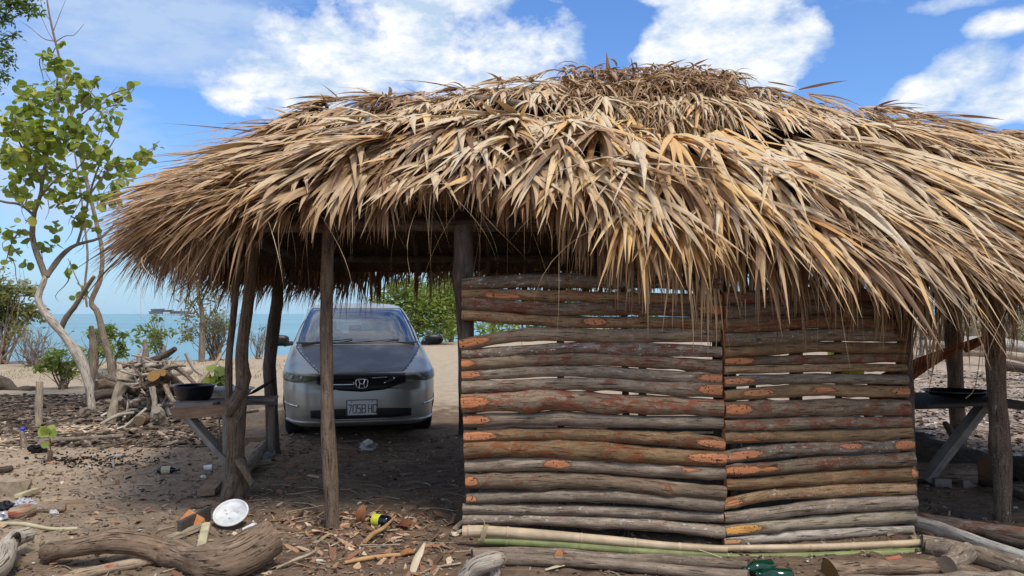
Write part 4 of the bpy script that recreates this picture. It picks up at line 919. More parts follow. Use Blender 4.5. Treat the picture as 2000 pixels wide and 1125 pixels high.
# ---- lopped upright stem by the grape tree, stake and shore stumps
def stick(name, a, b, r, mat, lab, cat_, seed, Y=None, mid=None, n=9, group=None, **k):
    pa = Vector(a); pb = Vector(b); m = MB(); m.tube([pa]+([Vector(mid)] if mid is not None else [])+[pb], r, n, seed=seed, res=14, **k); return tag(m.build(name, mat), lab, cat_, group)
g = G(172, 790); stick('lopped_trunk', g+Vector((0, 0, -.05)), P(178, 637, g.y), [.06, .07, .055, .04], 'bark_grey', 'lopped grey upright stem leaning on the sea grape trunk', 'stem', 3, mid=P(182, 700, g.y))
g = G(76, 833); stick('stake', g+Vector((0, 0, -.05)), P(77, 745, g.y), [.05, .042], 'bark_tan', 'short pale wooden stake standing in the leaf litter', 'stake', 4)
g = P(284, 712, 21.5); stick('tree_stump', Vector((g.x, g.y, -.1)), P(284, 664, 21.5), [.10, .095, .06], 'bark_grey', 'upright sawn stump on the sand above the woodpile', 'stump', 5)
# ---- driftwood at far left
m = MB(); a = G(-10, 748, .1); m.tube([P(-20, 742, 15.5), P(12, 750, 15.5), P(30, 764, 15.4), P(50, 762, 15.4), P(66, 760, 15.3)], [.12, .11, .09, .10, .07], 10, seed=2, res=20, knots=2); tag(m.build('driftwood', 'bark_dark'), 'dark curved driftwood at the left edge on the sand', 'driftwood')
# ---- shrubs
def shrub(name, lab, px, py, h, wd, Y, mat, n, size, stems=9, cat_='shrub', group=None, seed=1, clumps=7, barkm='bark_grey', lift=.25, rs=.022):
    rd = random.Random(seed); b = P(px, py, Y); b.z = float(gh(b.x, b.y)); o = empty(name, b); tag(o, lab, cat_, group); H_ = h/FPX*Y; W_ = wd/FPX*Y/2; m = MB(); pos = []
    tips = []
    for i in range(stems):
        a = rd.uniform(0, 6.28); rr = W_*rd.uniform(.1, .9); tip = b+Vector((math.cos(a)*rr, math.sin(a)*rr*.8, H_*rd.uniform(.55, .97))); tips.append(tip)
        mid = twigs(m, b+Vector((rd.uniform(-.2, .2)*W_, rd.uniform(-.2, .2)*W_, 0)), tip, rs, seed*50+i, 5, .10)
        for j in range(4): twigs(m, rd.choice(mid), tip+Vector([rd.uniform(-1, 1)*W_*.5 for _ in range(3)]), rs*.35, seed*90+i*5+j, 4, .15)
    for i in range(clumps):
        tp = rd.choice(tips); c = tp+Vector((rd.uniform(-.4, .4)*W_, rd.uniform(-.4, .4)*W_, rd.uniform(-.35, .05)*H_))
        c.z = max(c.z, b.z+H_*lift); r = W_*rd.uniform(.22, .5); pos.append(blob(c, (r, r, r*.75), max(3, n//clumps), .1))
    m.build('stem', barkm, o)
    if n: leafobj('foliage', mat, np.concatenate(pos), size, o)
    return o
shrub('shrub', 'low bright green shrub at the foot of the sea grape trunk', 122, 752, 82, 90, 15.5, 'leaf_lime', 1000, .12, 9, seed=3, clumps=14, lift=.08)
shrub('shrub', 'green bush in front of the sea just behind the trunks', 188, 705, 95, 70, 19, 'leaf_lime', 800, .13, 8, seed=4, clumps=12, lift=.1)
shrub('shrub', 'tall bright green bush right of the bare sapling', 222, 698, 105, 50, 20, 'leaf_bush', 700, .14, 7, seed=5, clumps=12, lift=.15)
shrub('shrub', 'sparse thin leafed shoots behind the woodpile', 318, 690, 90, 95, 24, 'leaf_bush', 420, .17, 9, seed=6, clumps=14, lift=.3, rs=.02)
shrub('shore_tree', 'olive green bushy tree at the left edge by the sea', 8, 705, 185, 135, 22, 'leaf_olive', 2600, .18, 12, 'tree', seed=7, clumps=26, lift=.25, rs=.04)
shrub('bare_bush', 'leafless tangled bush at the left above the sea', 70, 712, 80, 150, 21, 'leaf_olive', 60, .12, 34, 'bush', seed=8, clumps=5, rs=.015)
shrub('bare_bush', 'leafless grey bush between the shrubs and the forked post', 420, 690, 100, 110, 23, 'leaf_olive', 500, .13, 34, 'bush', seed=9, clumps=14, rs=.022)
shrub('bare_bush', 'wispy dry bush seen between the two dark left posts', 505, 690, 70, 60, 24, 'leaf_olive', 60, .12, 16, 'bush', seed=10, clumps=6, rs=.014)
# trees behind at the shore, left of the posts
def bigtree(lab, px, py, Y, h, crown, mat, n, size, r=.12, seed=1, name='tree', group=None, barkm='bark_grey', catn='tree', trunkpx=None):
    rd = random.Random(seed); b = P(px, py, Y); b.z = float(gh(b.x, b.y)); o = empty(name, b); tag(o, lab, catn, group); m = MB(); top = P(px+rd.uniform(-15, 15), py-h, Y)
    mid = b.lerp(top, .5)+Vector((rd.uniform(-.3, .3), 0, 0)); m.tube([b+Vector((0, 0, -.1)), mid, top], [r, r*.75, r*.3], 9, seed=seed, res=16, knots=2); m.build('trunk', barkm, o); m = MB(); pos = []
    for i, (cx, cy, rx, ry) in enumerate(crown):
        YY = Y+rd.uniform(-.5, .5)*rx/FPX*Y; c = P(cx, cy, YY); s = Y/FPX; src = b.lerp(top, rd.uniform(.2, .9)); twigs(m, src, c, r*.35, seed*30+i, 5)
        for j in range(6):
            q = c+Vector((rd.uniform(-1, 1)*rx*s, rd.uniform(-1, 1)*rx*s, rd.uniform(-1, 1)*ry*s)); twigs(m, src.lerp(c, rd.uniform(.4, 1)), q, r*.12, seed*70+i*9+j, 4)
        k = max(1, int(n*rx*ry/sum(a[2]*a[3] for a in crown)))
        if n: pos.append(blob(c, (rx*s, rx*s, ry*s), k, .1))
    m.build('branch', barkm, o)
    if n: leafobj('foliage', mat, np.concatenate(pos), size, o)
    return o
bigtree('bare grey shore tree with pale straight trunk left of the forked post', 393, 694, 22.5, 150, [(380, 600, 30, 30), (405, 570, 30, 30), (430, 620, 30, 20), (360, 640, 22, 30), (440, 560, 26, 24)], 'leaf_olive', 420, .15, .10, 21)
bigtree('thin feathery tree seen beyond the gap beside the slim front post', 612, 690, 30, 160, [(590, 535, 26, 14), (620, 545, 24, 12), (600, 560, 20, 12)], 'leaf_lime', 240, .12, .05, 22)
gb = 'bushy green trees behind the car'
bigtree('bushy bright green tree behind the car, just left of the wall post', 800, 668, 37, 120, [(800, 590, 80, 50), (750, 612, 44, 42), (840, 590, 50, 48), (745, 600, 24, 20), (868, 620, 34, 46), (885, 580, 26, 40), (790, 560, 40, 22), (730, 640, 26, 22), (820, 640, 45, 24)], 'leaf_lime', 7000, .26, .14, 23)
bigtree('taller olive green tree rising behind the top of the left log wall', 880, 668, 40, 150, [(880, 560, 36, 40), (860, 520, 40, 30), (905, 600, 34, 44), (925, 545, 30, 30), (875, 640, 28, 24)], 'leaf_bush', 2600, .26, .14, 24)
bigtree('thin silvery tree at the shore left of the bushy green tree', 712, 668, 34, 110, [(712, 610, 18, 20), (725, 585, 14, 14), (705, 640, 14, 12)], 'leaf_olive', 220, .17, .05, 25)
for i, (px, hh, mt) in enumerate([(960, 90, 'leaf_lime'), (1050, 75, 'leaf_bush'), (1130, 110, 'leaf_lime'), (1220, 85, 'leaf_dark'), (1460, 80, 'leaf_bush'), (1560, 90, 'leaf_bush'), (1660, 80, 'leaf_lime')]):
    lb = ['green tree glimpsed through slats beside the wall post', 'olive tree glimpsed between upper slats left of centre', 'green tree top showing above the left log wall', 'dark green tree glimpsed under the golden fronds', 'low olive tree behind the right log wall, nearest its left end', 'olive tree behind the middle of the right log wall', 'green tree glimpsed behind the right end of the log wall'][i]
    bigtree(lb, px, 655, 44+i, hh+20, [(px-30, 650-hh*.6, 42, hh*.3), (px+30, 650-hh*.5, 40, hh*.32), (px, 650-hh*.9, 34, hh*.22), (px, 640, 56, 24)], mt, 900, .34, .12, 40+i)
# yellow-green tub behind the wall glimpsed through slats
m = MB(); q = P(1655, 690, 9.6); m.lathe((q.x, q.y, .72), [(.001, 0), (.19, 0), (.24, .36), (.26, .37), (.25, .345), (.18, .02)], 24); tag(m.build('tub', 'yellow_plastic'), 'bright yellow green tub glimpsed through the right log wall', 'tub')
m = MB(); m.beam((q.x-1.3, 9.6, .69), (q.x+.6, 9.6, .69), .5, .05); m.tube([(q.x-1.2, 9.6, .66), (q.x-1.2, 9.6, 0)], .05, 8); m.tube([(q.x+.5, 9.6, .66), (q.x+.5, 9.6, -.05)], .05, 8); tag(m.build('table', 'plank_dark'), 'dark plank table behind the right log wall under the yellow tub', 'table')
# dry woodland on the right
dry = [(1800, 610, 26), (1850, 640, 24), (1905, 650, 30), (1960, 655, 22), (1890, 640, 34), (1990, 640, 27), (2040, 650, 25), (1780, 640, 36), (1930, 640, 40)]
dl = ['leftmost bare pale tree of the dry wood on the right', 'bare pale tree of the dry wood between the two right posts', 'grey leafless tree right behind the front right post', 'nearest leafless tree at the right edge', 'slim leafless tree deep in the dry wood', 'bare tree at the far right edge with forked limbs', 'leafless tree just outside the right edge', 'far bare tree behind the wall end', 'farthest bare tree of the dry wood']
for i, (px, py, Y) in enumerate(dry):
    b = P(px, 0, Y); pyb = 613+(HC-float(gh(b.x, b.y)))*FPX/Y; h = 210 if Y < 30 else 140
    bigtree(dl[i], px, pyb, Y, h, [(px+random.Random(i*9+j).uniform(-70, 70), pyb-h*random.Random(i*5+j).uniform(.25, 1.05), 34, 30) for j in range(8)], 'leaf_olive', 200, .14, .09, 60+i, barkm='bark_white' if i % 2 == 0 else 'bark_grey')
shrub('shrub', 'dull olive undergrowth behind the right front post', 1900, 690, 110, 200, 30, 'leaf_olive', 900, .17, 30, seed=31, clumps=20, rs=.025)
shrub('shrub', 'dry brown brush at the right edge', 1985, 700, 100, 150, 27, 'leaf_olive', 700, .15, 40, seed=32, clumps=16, rs=.025)
shrub('shrub', 'tangled dry brush between the two right posts', 1830, 700, 90, 150, 25, 'leaf_olive', 300, .12, 44, seed=33, clumps=12, rs=.02)
for i, (a, b, r, lb, mt) in enumerate([((1870, 668), (2060, 690), .16, 'long bleached fallen trunk nearest the brush at the right', 'bark_white'), ((1880, 685), (2060, 712), .12, 'lower bleached fallen trunk behind the right front post', 'drift'), ((1960, 715), (2060, 745), .10, 'dark rotten fallen log on pinkish sand at the right edge', 'bark_dark'), ((1800, 672), (1920, 688), .10, 'pale fallen branch in front of the dry brush', 'drift')]):
    Y = 17+i*.3 if i != 2 else 14; pa = P(a[0], a[1], Y); pb = P(b[0], b[1], Y-.6); stick('fallen_log', pa, pb, [r, r*.9, r*.7], mt, lb, 'log', 70+i, mid=(pa+pb)/2+Vector((0, 0, .06)), n=10)
# near overhanging branch, top left corner, from a tree outside the frame
tb = empty('overhanging_tree', (-9.2, 10.0, 0)); tag(tb, 'small leaved dark tree whose boughs enter at the top left corner', 'tree')
m = MB(); m.tube([(-9.2, 10, -.1), (-9.1, 9.8, 2.5), (-8.6, 9.6, 5)], [.2, .16, .1], 10, seed=3, res=20); m.build('trunk', 'bark_dark', tb)
m = MB(); pos = []; rd = random.Random(8)
for i, (px, py, rx, ry) in enumerate([(20, 10, 45, 22), (60, 20, 26, 16), (5, 35, 30, 16), (-10, 100, 40, 30), (5, 150, 20, 20), (18, 120, 14, 12), (35, 5, 40, 14), (-30, 60, 50, 60), (-5, 175, 14, 12), (28, 68, 16, 10), (50, 2, 34, 12)]):
    c = P(px, py, 9.4); s = 9.4/FPX; pos.append(blob(c, (rx*s, rx*s, ry*s), int(rx*ry/5), .0)); twigs(m, Vector((-8.8, 9.7, 4.2)), c, .02, i+4, 5, .05)
    for j in range(5): twigs(m, c, blob(c, (rx*s, rx*s, ry*s), 1)[0], .006, i*7+j, 4)
m.build('branch', 'bark_dark', tb); leafobj('foliage', 'leaf_dark', np.concatenate(pos), .07, tb)
tagp = lambda o, l, c, g=None: tag(o, l, c, g)
# far jetty with sheds on the horizon
jt = MB(); q = P(316, 612, 1100)
for i, (dx, wd, hh) in enumerate([(-6, 16, 6.5), (10, 10, 5), (28, 26, 3.5), (-14, 8, 3)]):
    jt.box((q.x+dx, q.y+i, -.5+hh/2+1.2), (wd, 8, hh), jit=.4, seed=i)
    jt.beam((q.x+dx-wd/2-.6, q.y+i, hh+1.4), (q.x+dx+wd/2+.6, q.y+i, hh+1.9), 9, 1.2)
for i in range(16): jt.tube([(q.x-20+i*4.2, q.y, -2), (q.x-20+i*4.2, q.y, 1.2)], .5, 6, wob=0, res=2)
jt.mi = 1; jt.box((q.x+9, q.y-5, 3.0), (9, 2, 2.6)); jt.box((q.x+14, q.y-2, .9), (70, 10, .8))
tag(jt.build('jetty', ['far_grey', 'far_white']), 'distant jetty with low sheds on the sea horizon', 'jetty')

# ================================================= FIREWOOD HEAP
def P2(px, py, Y, dz=0): return P(px, py, Y)
HY = 10.7
FW = [ # (points, Y start, Y end, radius px, material, label)
 ([(296, 700), (270, 720), (238, 752), (215, 830)], 10.9, 10.5, [12, 15, 17, 17], 'bark_tan', 'thick pale bark log leaning at the left of the firewood heap'),
 ([(255, 715), (290, 706), (322, 694), (343, 681)], 10.8, 10.6, [13, 12, 11, 9], 'bark_dark', 'crooked dark log jutting out of the top of the firewood heap'),
 ([(300, 735), (312, 748), (330, 762)], 10.2, 10.9, [20, 22, 18], 'log_brown', 'sawn log showing its orange cut end in the firewood heap'),
 ([(318, 728), (335, 738), (352, 752)], 10.25, 10.9, [14, 15, 13], 'log_brown', 'smaller log with a hollow amber end high in the firewood heap'),
 ([(240, 836), (262, 818), (286, 798)], 9.9, 10.1, [4, 5, 5], 'drift', 'straight bleached stick standing out at the front of the firewood heap'),
 ([(322, 752), (332, 775), (350, 795)], 10.3, 10.2, [8, 8, 6], 'bark_grey', 'stubby grey stick leaning on the table end of the heap'),
 ([(296, 755), (302, 785), (298, 815)], 10.2, 10.2, [9, 9, 8], 'drift', 'upright knotted grey stick in the middle of the heap'),
 ([(306, 800), (314, 808), (322, 828)], 10.0, 10.2, [14, 16, 15], 'drift', 'short pale log butt at the front right of the heap'),
 ([(270, 822), (282, 818), (300, 815)], 9.95, 10.6, [18, 18, 16], 'log_brown', 'round hollow log end at the bottom of the heap'),
 ([(212, 838), (196, 832), (228, 812), (262, 806)], 10.1, 10.4, [5, 7, 6, 5], 'drift', 'splintered pale stick at the bottom left of the heap'),
 ([(215, 842), (245, 840), (275, 833)], 9.9, 10.1, [4, 5, 4], 'drift', 'thin stick lying flat along the front of the heap')]
for i, (pts, ya, yb, r, mt, lb) in enumerate(FW):
    m = MB(); m.tint = .4+.2*(i % 3); m.tube(pl_(pts, ya, yb), [x/2*1.1*10.5/FPX for x in r], 11, capcut=1.0 if 'orange' in lb or 'amber' in lb else .1, seed=i+5, res=18, knots=2, wob=.1); tag(m.build('firewood_log', mt), lb, 'log', 'firewood heap')
rd = random.Random(12)
for i in range(150):
    cx = rd.uniform(245, 345); cy = rd.uniform(700, 826); lo = (cy-700)/120
    cx = 300+(cx-297)*(.6+.6*lo); a = rd.choice([rd.uniform(-.5, .5), rd.uniform(1.0, 2.1), rd.uniform(-1.4, 1.4)]); L = rd.uniform(18, 44); Y = rd.uniform(10.35, 11.2)
    p0 = P(cx-L*math.cos(a), cy+L*math.sin(a)*.7, Y-.1); p1 = P(cx+L*math.cos(a), cy-L*math.sin(a)*.7, Y+rd.uniform(-.2, .5)); p0.z = max(p0.z, .03); p1.z = max(p1.z, .03)
    m = MB(); m.tint = rd.random(); rr = rd.uniform(2, 7.5)/2*10.6/FPX*1.3; mid = (p0+p1)/2+Vector((rd.uniform(-.05, .05), 0, rd.uniform(-.06, .06)))
    smt = rd.choice(['bark_grey', 'drift', 'bark_dark', 'bark_grey', 'drift'])
    m.tube([p0, mid, p1], [rr, rr*1.1, rr*.7], 8, seed=i+50, res=9, knots=1, wob=.12); tag(m.build('firewood_stick', smt), {'bark_grey': 'grey', 'drift': 'bleached', 'bark_dark': 'dark', 'log_brown': 'brown'}[smt]+(' thin' if rr < .022 else ' thick')+(' stick' if L > 30 else ' short stick')+(' standing upright' if abs(math.sin(a)) > .8 else ' lying level' if abs(math.sin(a)) < .28 else ' slanting to the right' if math.sin(a)*math.cos(a) > 0 else ' slanting to the left')+' in the '+('upper ' if (p0.z+p1.z)/2 > .45 else 'lower ')+('left' if cx < 297 else 'right')+' of the firewood heap', 'stick', 'tangled sticks of the firewood heap')
# loose branches on the sand behind the heap and behind the table
for i, (pts, Y, r, mt, lb) in enumerate([([(338, 727), (370, 724), (368, 730)], 16, [.09, .07, .05], 'drift', 'grey log lying on the sand behind the heap'), ([(362, 690), (380, 722), (412, 738), (452, 745)], 14, [.03, .035, .03, .02], 'drift', 'forked bleached branch propped behind the black basin'), ([(385, 755), (405, 728), (425, 705), (432, 690)], 13.5, [.05, .04, .03, .02], 'bark_tan', 'brown dead branch rising behind the black basin'),
     ([(300, 700), (330, 712), (352, 722), (390, 760)], 12.5, [.05, .05, .04, .03], 'bark_grey', 'slanting pole running down from the heap to the basin'), ([(190, 735), (205, 738), (232, 742)], 14.5, [.06, .06, .05], 'bark_grey', 'grey log on the sand left of the heap'), ([(180, 775), (200, 770), (228, 768)], 12.3, [.09, .08, .07], 'bark_dark', 'dark log stacked left of the heap, lower one'), ([(185, 752), (200, 750), (222, 754)], 13, [.09, .08, .08], 'log_brown', 'brown log stacked left of the heap, upper one'),
     ([(436, 800), (460, 806), (505, 802)], 9.3, [.02, .02, .015], 'bark_grey', 'thin stick on the ground behind the forked post')]):
    m = MB(); m.tube(pl_(pts, Y, Y+.3), r, 8, seed=i+91, res=14, knots=2, wob=.1); tag(m.build('branch', mt), lb, 'branch')
# ================================================= LEFT TABLE AND WHAT IS ON IT
TY = 6.75
tb = empty('work_table', P(400, 880, TY)); WO[tb] = Vector((P(400, 0, TY).x, TY, 0)); tb.location = WO[tb]; tag(tb, 'rough plank work table fixed to the forked post with slanting leg', 'table')
m = MB(); m.beam(P(338, 808, 6.45), P(456, 800, 6.45), .04, .095, seed=1); m.build('rail', 'plank_brown', tb)
m = MB(); m.beam(P(352, 789, 6.55), P(425, 787, 6.55), .22, .03, seed=2); m.beam(P(352, 784, 6.85), P(470, 782, 6.85), .26, .03, seed=3); m.beam(P(420, 788, 6.6), P(520, 786, 7.6), .22, .03, seed=4); m.beam(P(352, 780, 7.15), P(540, 778, 7.3), .26, .03, seed=5); m.build('tabletop', 'plank_grey', tb)
m = MB(); a = P(372, 818, 6.50); b = P(488, 946, 6.25); m.beam(a, b, .045, .125, up=Vector((0, 1, 0)), seed=6); m.build('brace', 'plank_grey', tb)
m = MB(); m.beam(P(442, 806, 6.42), P(442, 968, 6.3), .04, .07, up=Vector((0, 1, 0)), seed=7); m.build('leg', 'plank_grey', tb); m = MB(); m.beam(P(530, 790, 7.6), P(530, 880, 7.9), .05, .06, up=Vector((0, 1, 0)), seed=8); m.build('leg', 'plank_grey', tb)
q = P(379, 784, 6.8); m = MB(); s = 6.8/FPX
m.lathe((q.x, q.y, q.z+.004), [(.001, 0), (24*s, 0), (31*s, 6*s), (35*s, 16*s), (37*s, 27*s), (40*s, 30*s), (40*s, 31.5*s), (36*s, 30*s), (33.5*s, 16*s), (29*s, 8*s), (22*s, 2.5*s), (.001, 2*s)], 36); tag(m.build('basin', 'basin_black'), 'wide black basin standing on the end of the plank table', 'basin')
q = P(447, 783, 7.2); m = MB(); m.lathe((q.x, q.y, q.z+.004), [(.001, 0), (.14, 0), (.20, .10), (.225, .11), (.225, .12), (.195, .11), (.135, .015), (.001, .012)], 32, Matrix.Diagonal((1.05, .9, 1))); tag(m.build('basin', 'white_plastic'), 'pale grey plastic tub beside the black basin on the plank table', 'tub')
m = MB(); a = P(478, 778, 7.45)
for i in range(9):
    for j in range(2):
        u = i/8; p = P(478+60*u, 775-34*math.sin(u*1.35), 7.45+.25*j-.1); m.v(p); m.v(p+Vector((0, 0, .012-.07*u*(1-u)*3)))
for i in range(8):
    b_ = i*4; m.f((b_, b_+4, b_+5, b_+1)); m.f((b_+3, b_+7, b_+6, b_+2)); m.f((b_+1, b_+5, b_+7, b_+3)); m.f((b_+2, b_+6, b_+4, b_))
tag(m.build('plastic_sheet', 'dark_tarp'), 'curled black plastic sheet lying on the plank table by the dark post', 'sheet')
g = P(430, 770, 8.8); m = MB(); pos = blob(P(424, 742, 8.8), (.14, .10, .11), 34, .2); 
pl0 = empty('seedling', P(426, 775, 8.8)); WO[pl0] = Vector((g.x, g.y, float(gh(g.x, g.y)))); pl0.location = WO[pl0]; tag(pl0, 'round leafed sea grape seedling seen above the black basin', 'seedling')
m.tube([WO[pl0], P(427, 790, 8.8), P(424, 745, 8.8)], [.012, .01, .005], 6, seed=3); m.build('stem', 'bark_grey', pl0); leafobj('foliage', 'leaf_lime', pos, .12, pl0, 'round', tintm=.75)
# ================================================= GROUND OBJECTS, LEFT
def ground_log(name, pts, ups, r, mat, lab, cat_='log', seed=1, n=14, res=None, **k):
    P_ = [G(x, y, u) for (x, y), u in zip(pts, ups)]; m = MB(); m.tint = k.pop('tint', .5); m.tube(P_, r, n, seed=seed, res=res or 24, **k); return tag(m.build(name, mat), lab, cat_, k.get('group'))
o = ground_log('log', [(88, 1082), (140, 1072), (210, 1060), (270, 1062), (330, 1078), (390, 1094), (450, 1090), (500, 1068), (534, 1050)], [.05, .11, .14, .13, .08, .08, .10, .137, .178], [.042, .058, .062, .062, .064, .075, .098, .110, .100], 'log_brown', 'large S curved brown log lying in the left foreground', seed=4, res=60, knots=9, wob=.09, freq=4, n=24, capcut=1)
m = MB(); m.tube([G(535, 1026, .16), G(515, 1034, .16), G(490, 1045, .14)], [.010, .022, .012], 8, seed=3, wob=.2, knots=2); mm = m.build('torn_bark', 'log_brown', None); mm.parent = o; mm.location = WO[mm]-WO[o]
ground_log('red_branch', [(92, 1138), (140, 1128), (200, 1112), (260, 1100), (330, 1086)], [.03]*5, [.030, .030, .028, .028, .026], 'bark_red', 'branch with red peeling bark below the big curved log', 'branch', seed=6, knots=2)
g = ground_log('root', [(-40, 1130), (2, 1100), (14, 1065), (30, 1050), (56, 1042)], [.05, .10, .12, .12, .12], [.07, .06, .045, .055, .05], 'drift', 'grey weathered root entering at the bottom left corner', 'root', seed=7, knots=3, wob=.12)
m = MB(); q = WO[g]; m.tube([G(30, 1055, .13), G(33, 1045, .17), G(34, 1040, .22)], [.035, .02, .008], 8, seed=4); mm = m.build('root_spur', 'bark_dark', g)
m = MB(); p = G(12, 1118); pos = blob(p+Vector((0, 0, .05)), (.09, .06, .05), 60, .1)
o = empty('weed', p); tag(o, 'small green weed at the bottom left corner', 'plant'); m.tube([p, p+Vector((0, 0, .06))], [.006, .003], 5); m.build('stem', 'bark_grey', o); leafobj('foliage', 'leaf_bush', pos, .035, o)
ground_log('pole', [(-30, 1024), (40, 1026), (100, 1030), (152, 1032)], [.015]*4, [.012, .014, .013, .012], 'plank_pale', 'thin pale yellow stick on the ground above the big curved log', 'stick', seed=8, n=8)
def gbeam(name, a, b, up, wd, th, mat, lab, cat_, seed=1, ua=None, ub=None, upv=Vector((0, 0, 1))):
    m = MB(); m.beam(G(a[0], a[1], ua if ua is not None else up), G(b[0], b[1], ub if ub is not None else up), wd, th, upv, seed=seed); return tag(m.build(name, mat), lab, cat_)
gbeam('lath', (376, 1150), (402, 1020), 0, .055, .015, 'plank_pale', 'pale narrow lath running under the big curved log', 'lath', 2, .01, .05)
gbeam('plank', (350, 1036), (408, 1004), .05, .03, .10, 'plank_dark', 'dark plank on edge behind the white plate', 'plank', 3)
gbeam('plank', (330, 1052), (404, 1022), .03, .06, .03, 'bark_tan', 'mossy green stick between the plate and the big log', 'stick', 5)
m = MB(); p = G(372, 1018, .05); m.box(p+Vector((0, .03, .0)), (.15, .035, .11), Matrix.Rotation(-.35, 3, 'Z') @ Matrix.Rotation(-.6, 3, 'X') @ Matrix.Rotation(.4, 3, 'Y'), .022, 3); tag(m.build('wood_chunk', 'cut_orange'), 'flat orange wood chunk left of the white plate', 'wood')
# white plate leaning
p = G(443, 1034); m = MB(); Rp = Matrix.Rotation(math.radians(35), 3, 'X') @ Matrix.Rotation(0, 3, 'Z'); c = p+Vector((0, .08, .088)); rr = .122
m.lathe(c, [(.001, 0), (rr*.80, 0), (rr*.86, .006), (rr*.90, .016), (rr*.97, .02), (rr, .012), (rr*.97, .006), (rr*.88, -.008), (.001, -.012)], 40, Rp)
o = m.build('plate', 'white_plastic'); tag(o, 'round white plastic lid leaning against the foot of the forked post', 'lid')
m = MB(); 
for (dx, dz, r_) in ((.02, .03, .012), (.035, .05, .01), (-.03, 0.0, .007), (.0, -.04, .008), (-.05, .03, .006), (.04, .02, .013)): m.lathe(c+Rp @ Vector((dx, dz, .002)), [(r_, 0), (r_*.7, .001), (.0005, .0012)], 9, Rp)
m.build('dirt_spot', 'rag_white', o)
m = MB(); c2 = G(483, 1030, .03); m.tube([c2+Vector((-.03, 0, -.01)), c2+Vector((.03, .02, .012)), c2+Vector((.05, .02, .02))], [.02, .035, .02], 9, flat=.5, seed=3); tag(m.build('paper_scrap', 'white_plastic'), 'crumpled white scrap right of the white lid', 'paper')
# seedling on stump
p = G(97, 905); sd_o = empty('seedling', p); tag(sd_o, 'sea grape seedling with big lime leaves on a short stump', 'seedling')
s = p.y/FPX; m = MB(); m.tube([p+Vector((0, 0, -.03)), P(98, 880, p.y)], [.028, .024], 9, seed=3, res=6); m.tube([P(99, 882, p.y), P(98, 862, p.y), P(97, 845, p.y)], [.008, .007, .005], 6, seed=4); m.tube([P(100, 888, p.y), P(112, 876, p.y)], [.006, .004], 5, seed=5); m.build('stem', 'bark_post', sd_o)
def bigleaf(c, d, n_, size, tint, asp=.95, fold=.09):
    d = Vector(d).normalized(); s_ = d.cross(Vector(n_)).normalized(); u = s_.cross(d); m = MB(); m.tint = tint; ce = m.v(Vector(c)+d*size*.45+u*size*-.04); rn = []
    for k in range(14):
        a = 2*math.pi*k/14; r_ = size*.5*(1+.06*math.sin(3*a)); rn.append(m.v(Vector(c)+d*(size*.5+r_*math.cos(a))+s_*(r_*math.sin(a)*asp)+u*(abs(math.sin(a))*size*fold)))
    for k in range(14): m.f((ce, rn[k], rn[(k+1) % 14]))
    return m
for i, (px, py, dd, nn_, sz, tt) in enumerate([(97, 850, (-.7, -.3, .6), (0, -1, .3), .12, .8), (97, 850, (.8, -.3, .25), (0, -1, .5), .11, .65), (96, 848, (.1, .4, .9), (0, -1, .2), .10, .9), (97, 868, (-.8, -.2, -.1), (0, -1, .6), .08, .45), (97, 846, (-.3, -.5, .5), (0, -1, .1), .10, .95)]):
    bigleaf(P(px, py, p.y), dd, nn_, sz, tt).build('leaf', 'leaf_lime', sd_o)
# burnt stump with blue cap
p = G(50, 876); m = MB(); m.tube([p, P(46, 862, p.y), P(43, 840, p.y)], [.045, .03, .022], 9, seed=8, knots=2); o = m.build('stump', 'bark_grey'); tag(o, 'small charred stump at the left with a blue cap on top', 'stump')
q = P(44, 838, p.y); m = MB(); m.lathe(q, [(.026, -.012), (.027, .012), (.02, .02), (.001, .022)], 16, Matrix.Rotation(.5, 3, 'X')); tag(m.build('plastic_ball', 'blue_cap'), 'round blue plastic ball resting on the small charred stump', 'ball')
m = MB()
for i in range(9): c = G(60+i*3.4, 874+(i % 3)*4, .02); m.box(c, (.07, .05, .05), Matrix.Rotation(i, 3, 'Z') @ Matrix.Rotation(i*.7, 3, 'X'), .015, i)
tag(m.build('charcoal_heap', 'charcoal'), 'small heap of black charcoal beside the charred stump', 'charcoal', kind='stuff')
ground_log('stick', [(52, 859), (110, 858), (170, 856), (243, 851)], [.02, .03, .03, .04], [.015, .022, .025, .03], 'bark_grey', 'long grey stick lying in front of the pale husk litter', 'stick', seed=9, n=9)
m = MB(); p = G(22, 918, .02); m.tube([G(-12, 920, .03), G(10, 918, .03), G(24, 914, .04)], [.03, .035, .03], 9, seed=4, capcut=.2); tag(m.build('branch_stub', 'bark_dark'), 'short broken branch stub at the left edge', 'stub')
m = MB(); p = G(8, 968); m.box(p+Vector((0, .06, .05)), (.26, .12, .14), Matrix.Rotation(.1, 3, 'Z'), .02, 5); o = m.build('stone_block', 'boulder'); tag(o, 'tan squared block at the left edge above the rubbish', 'block')
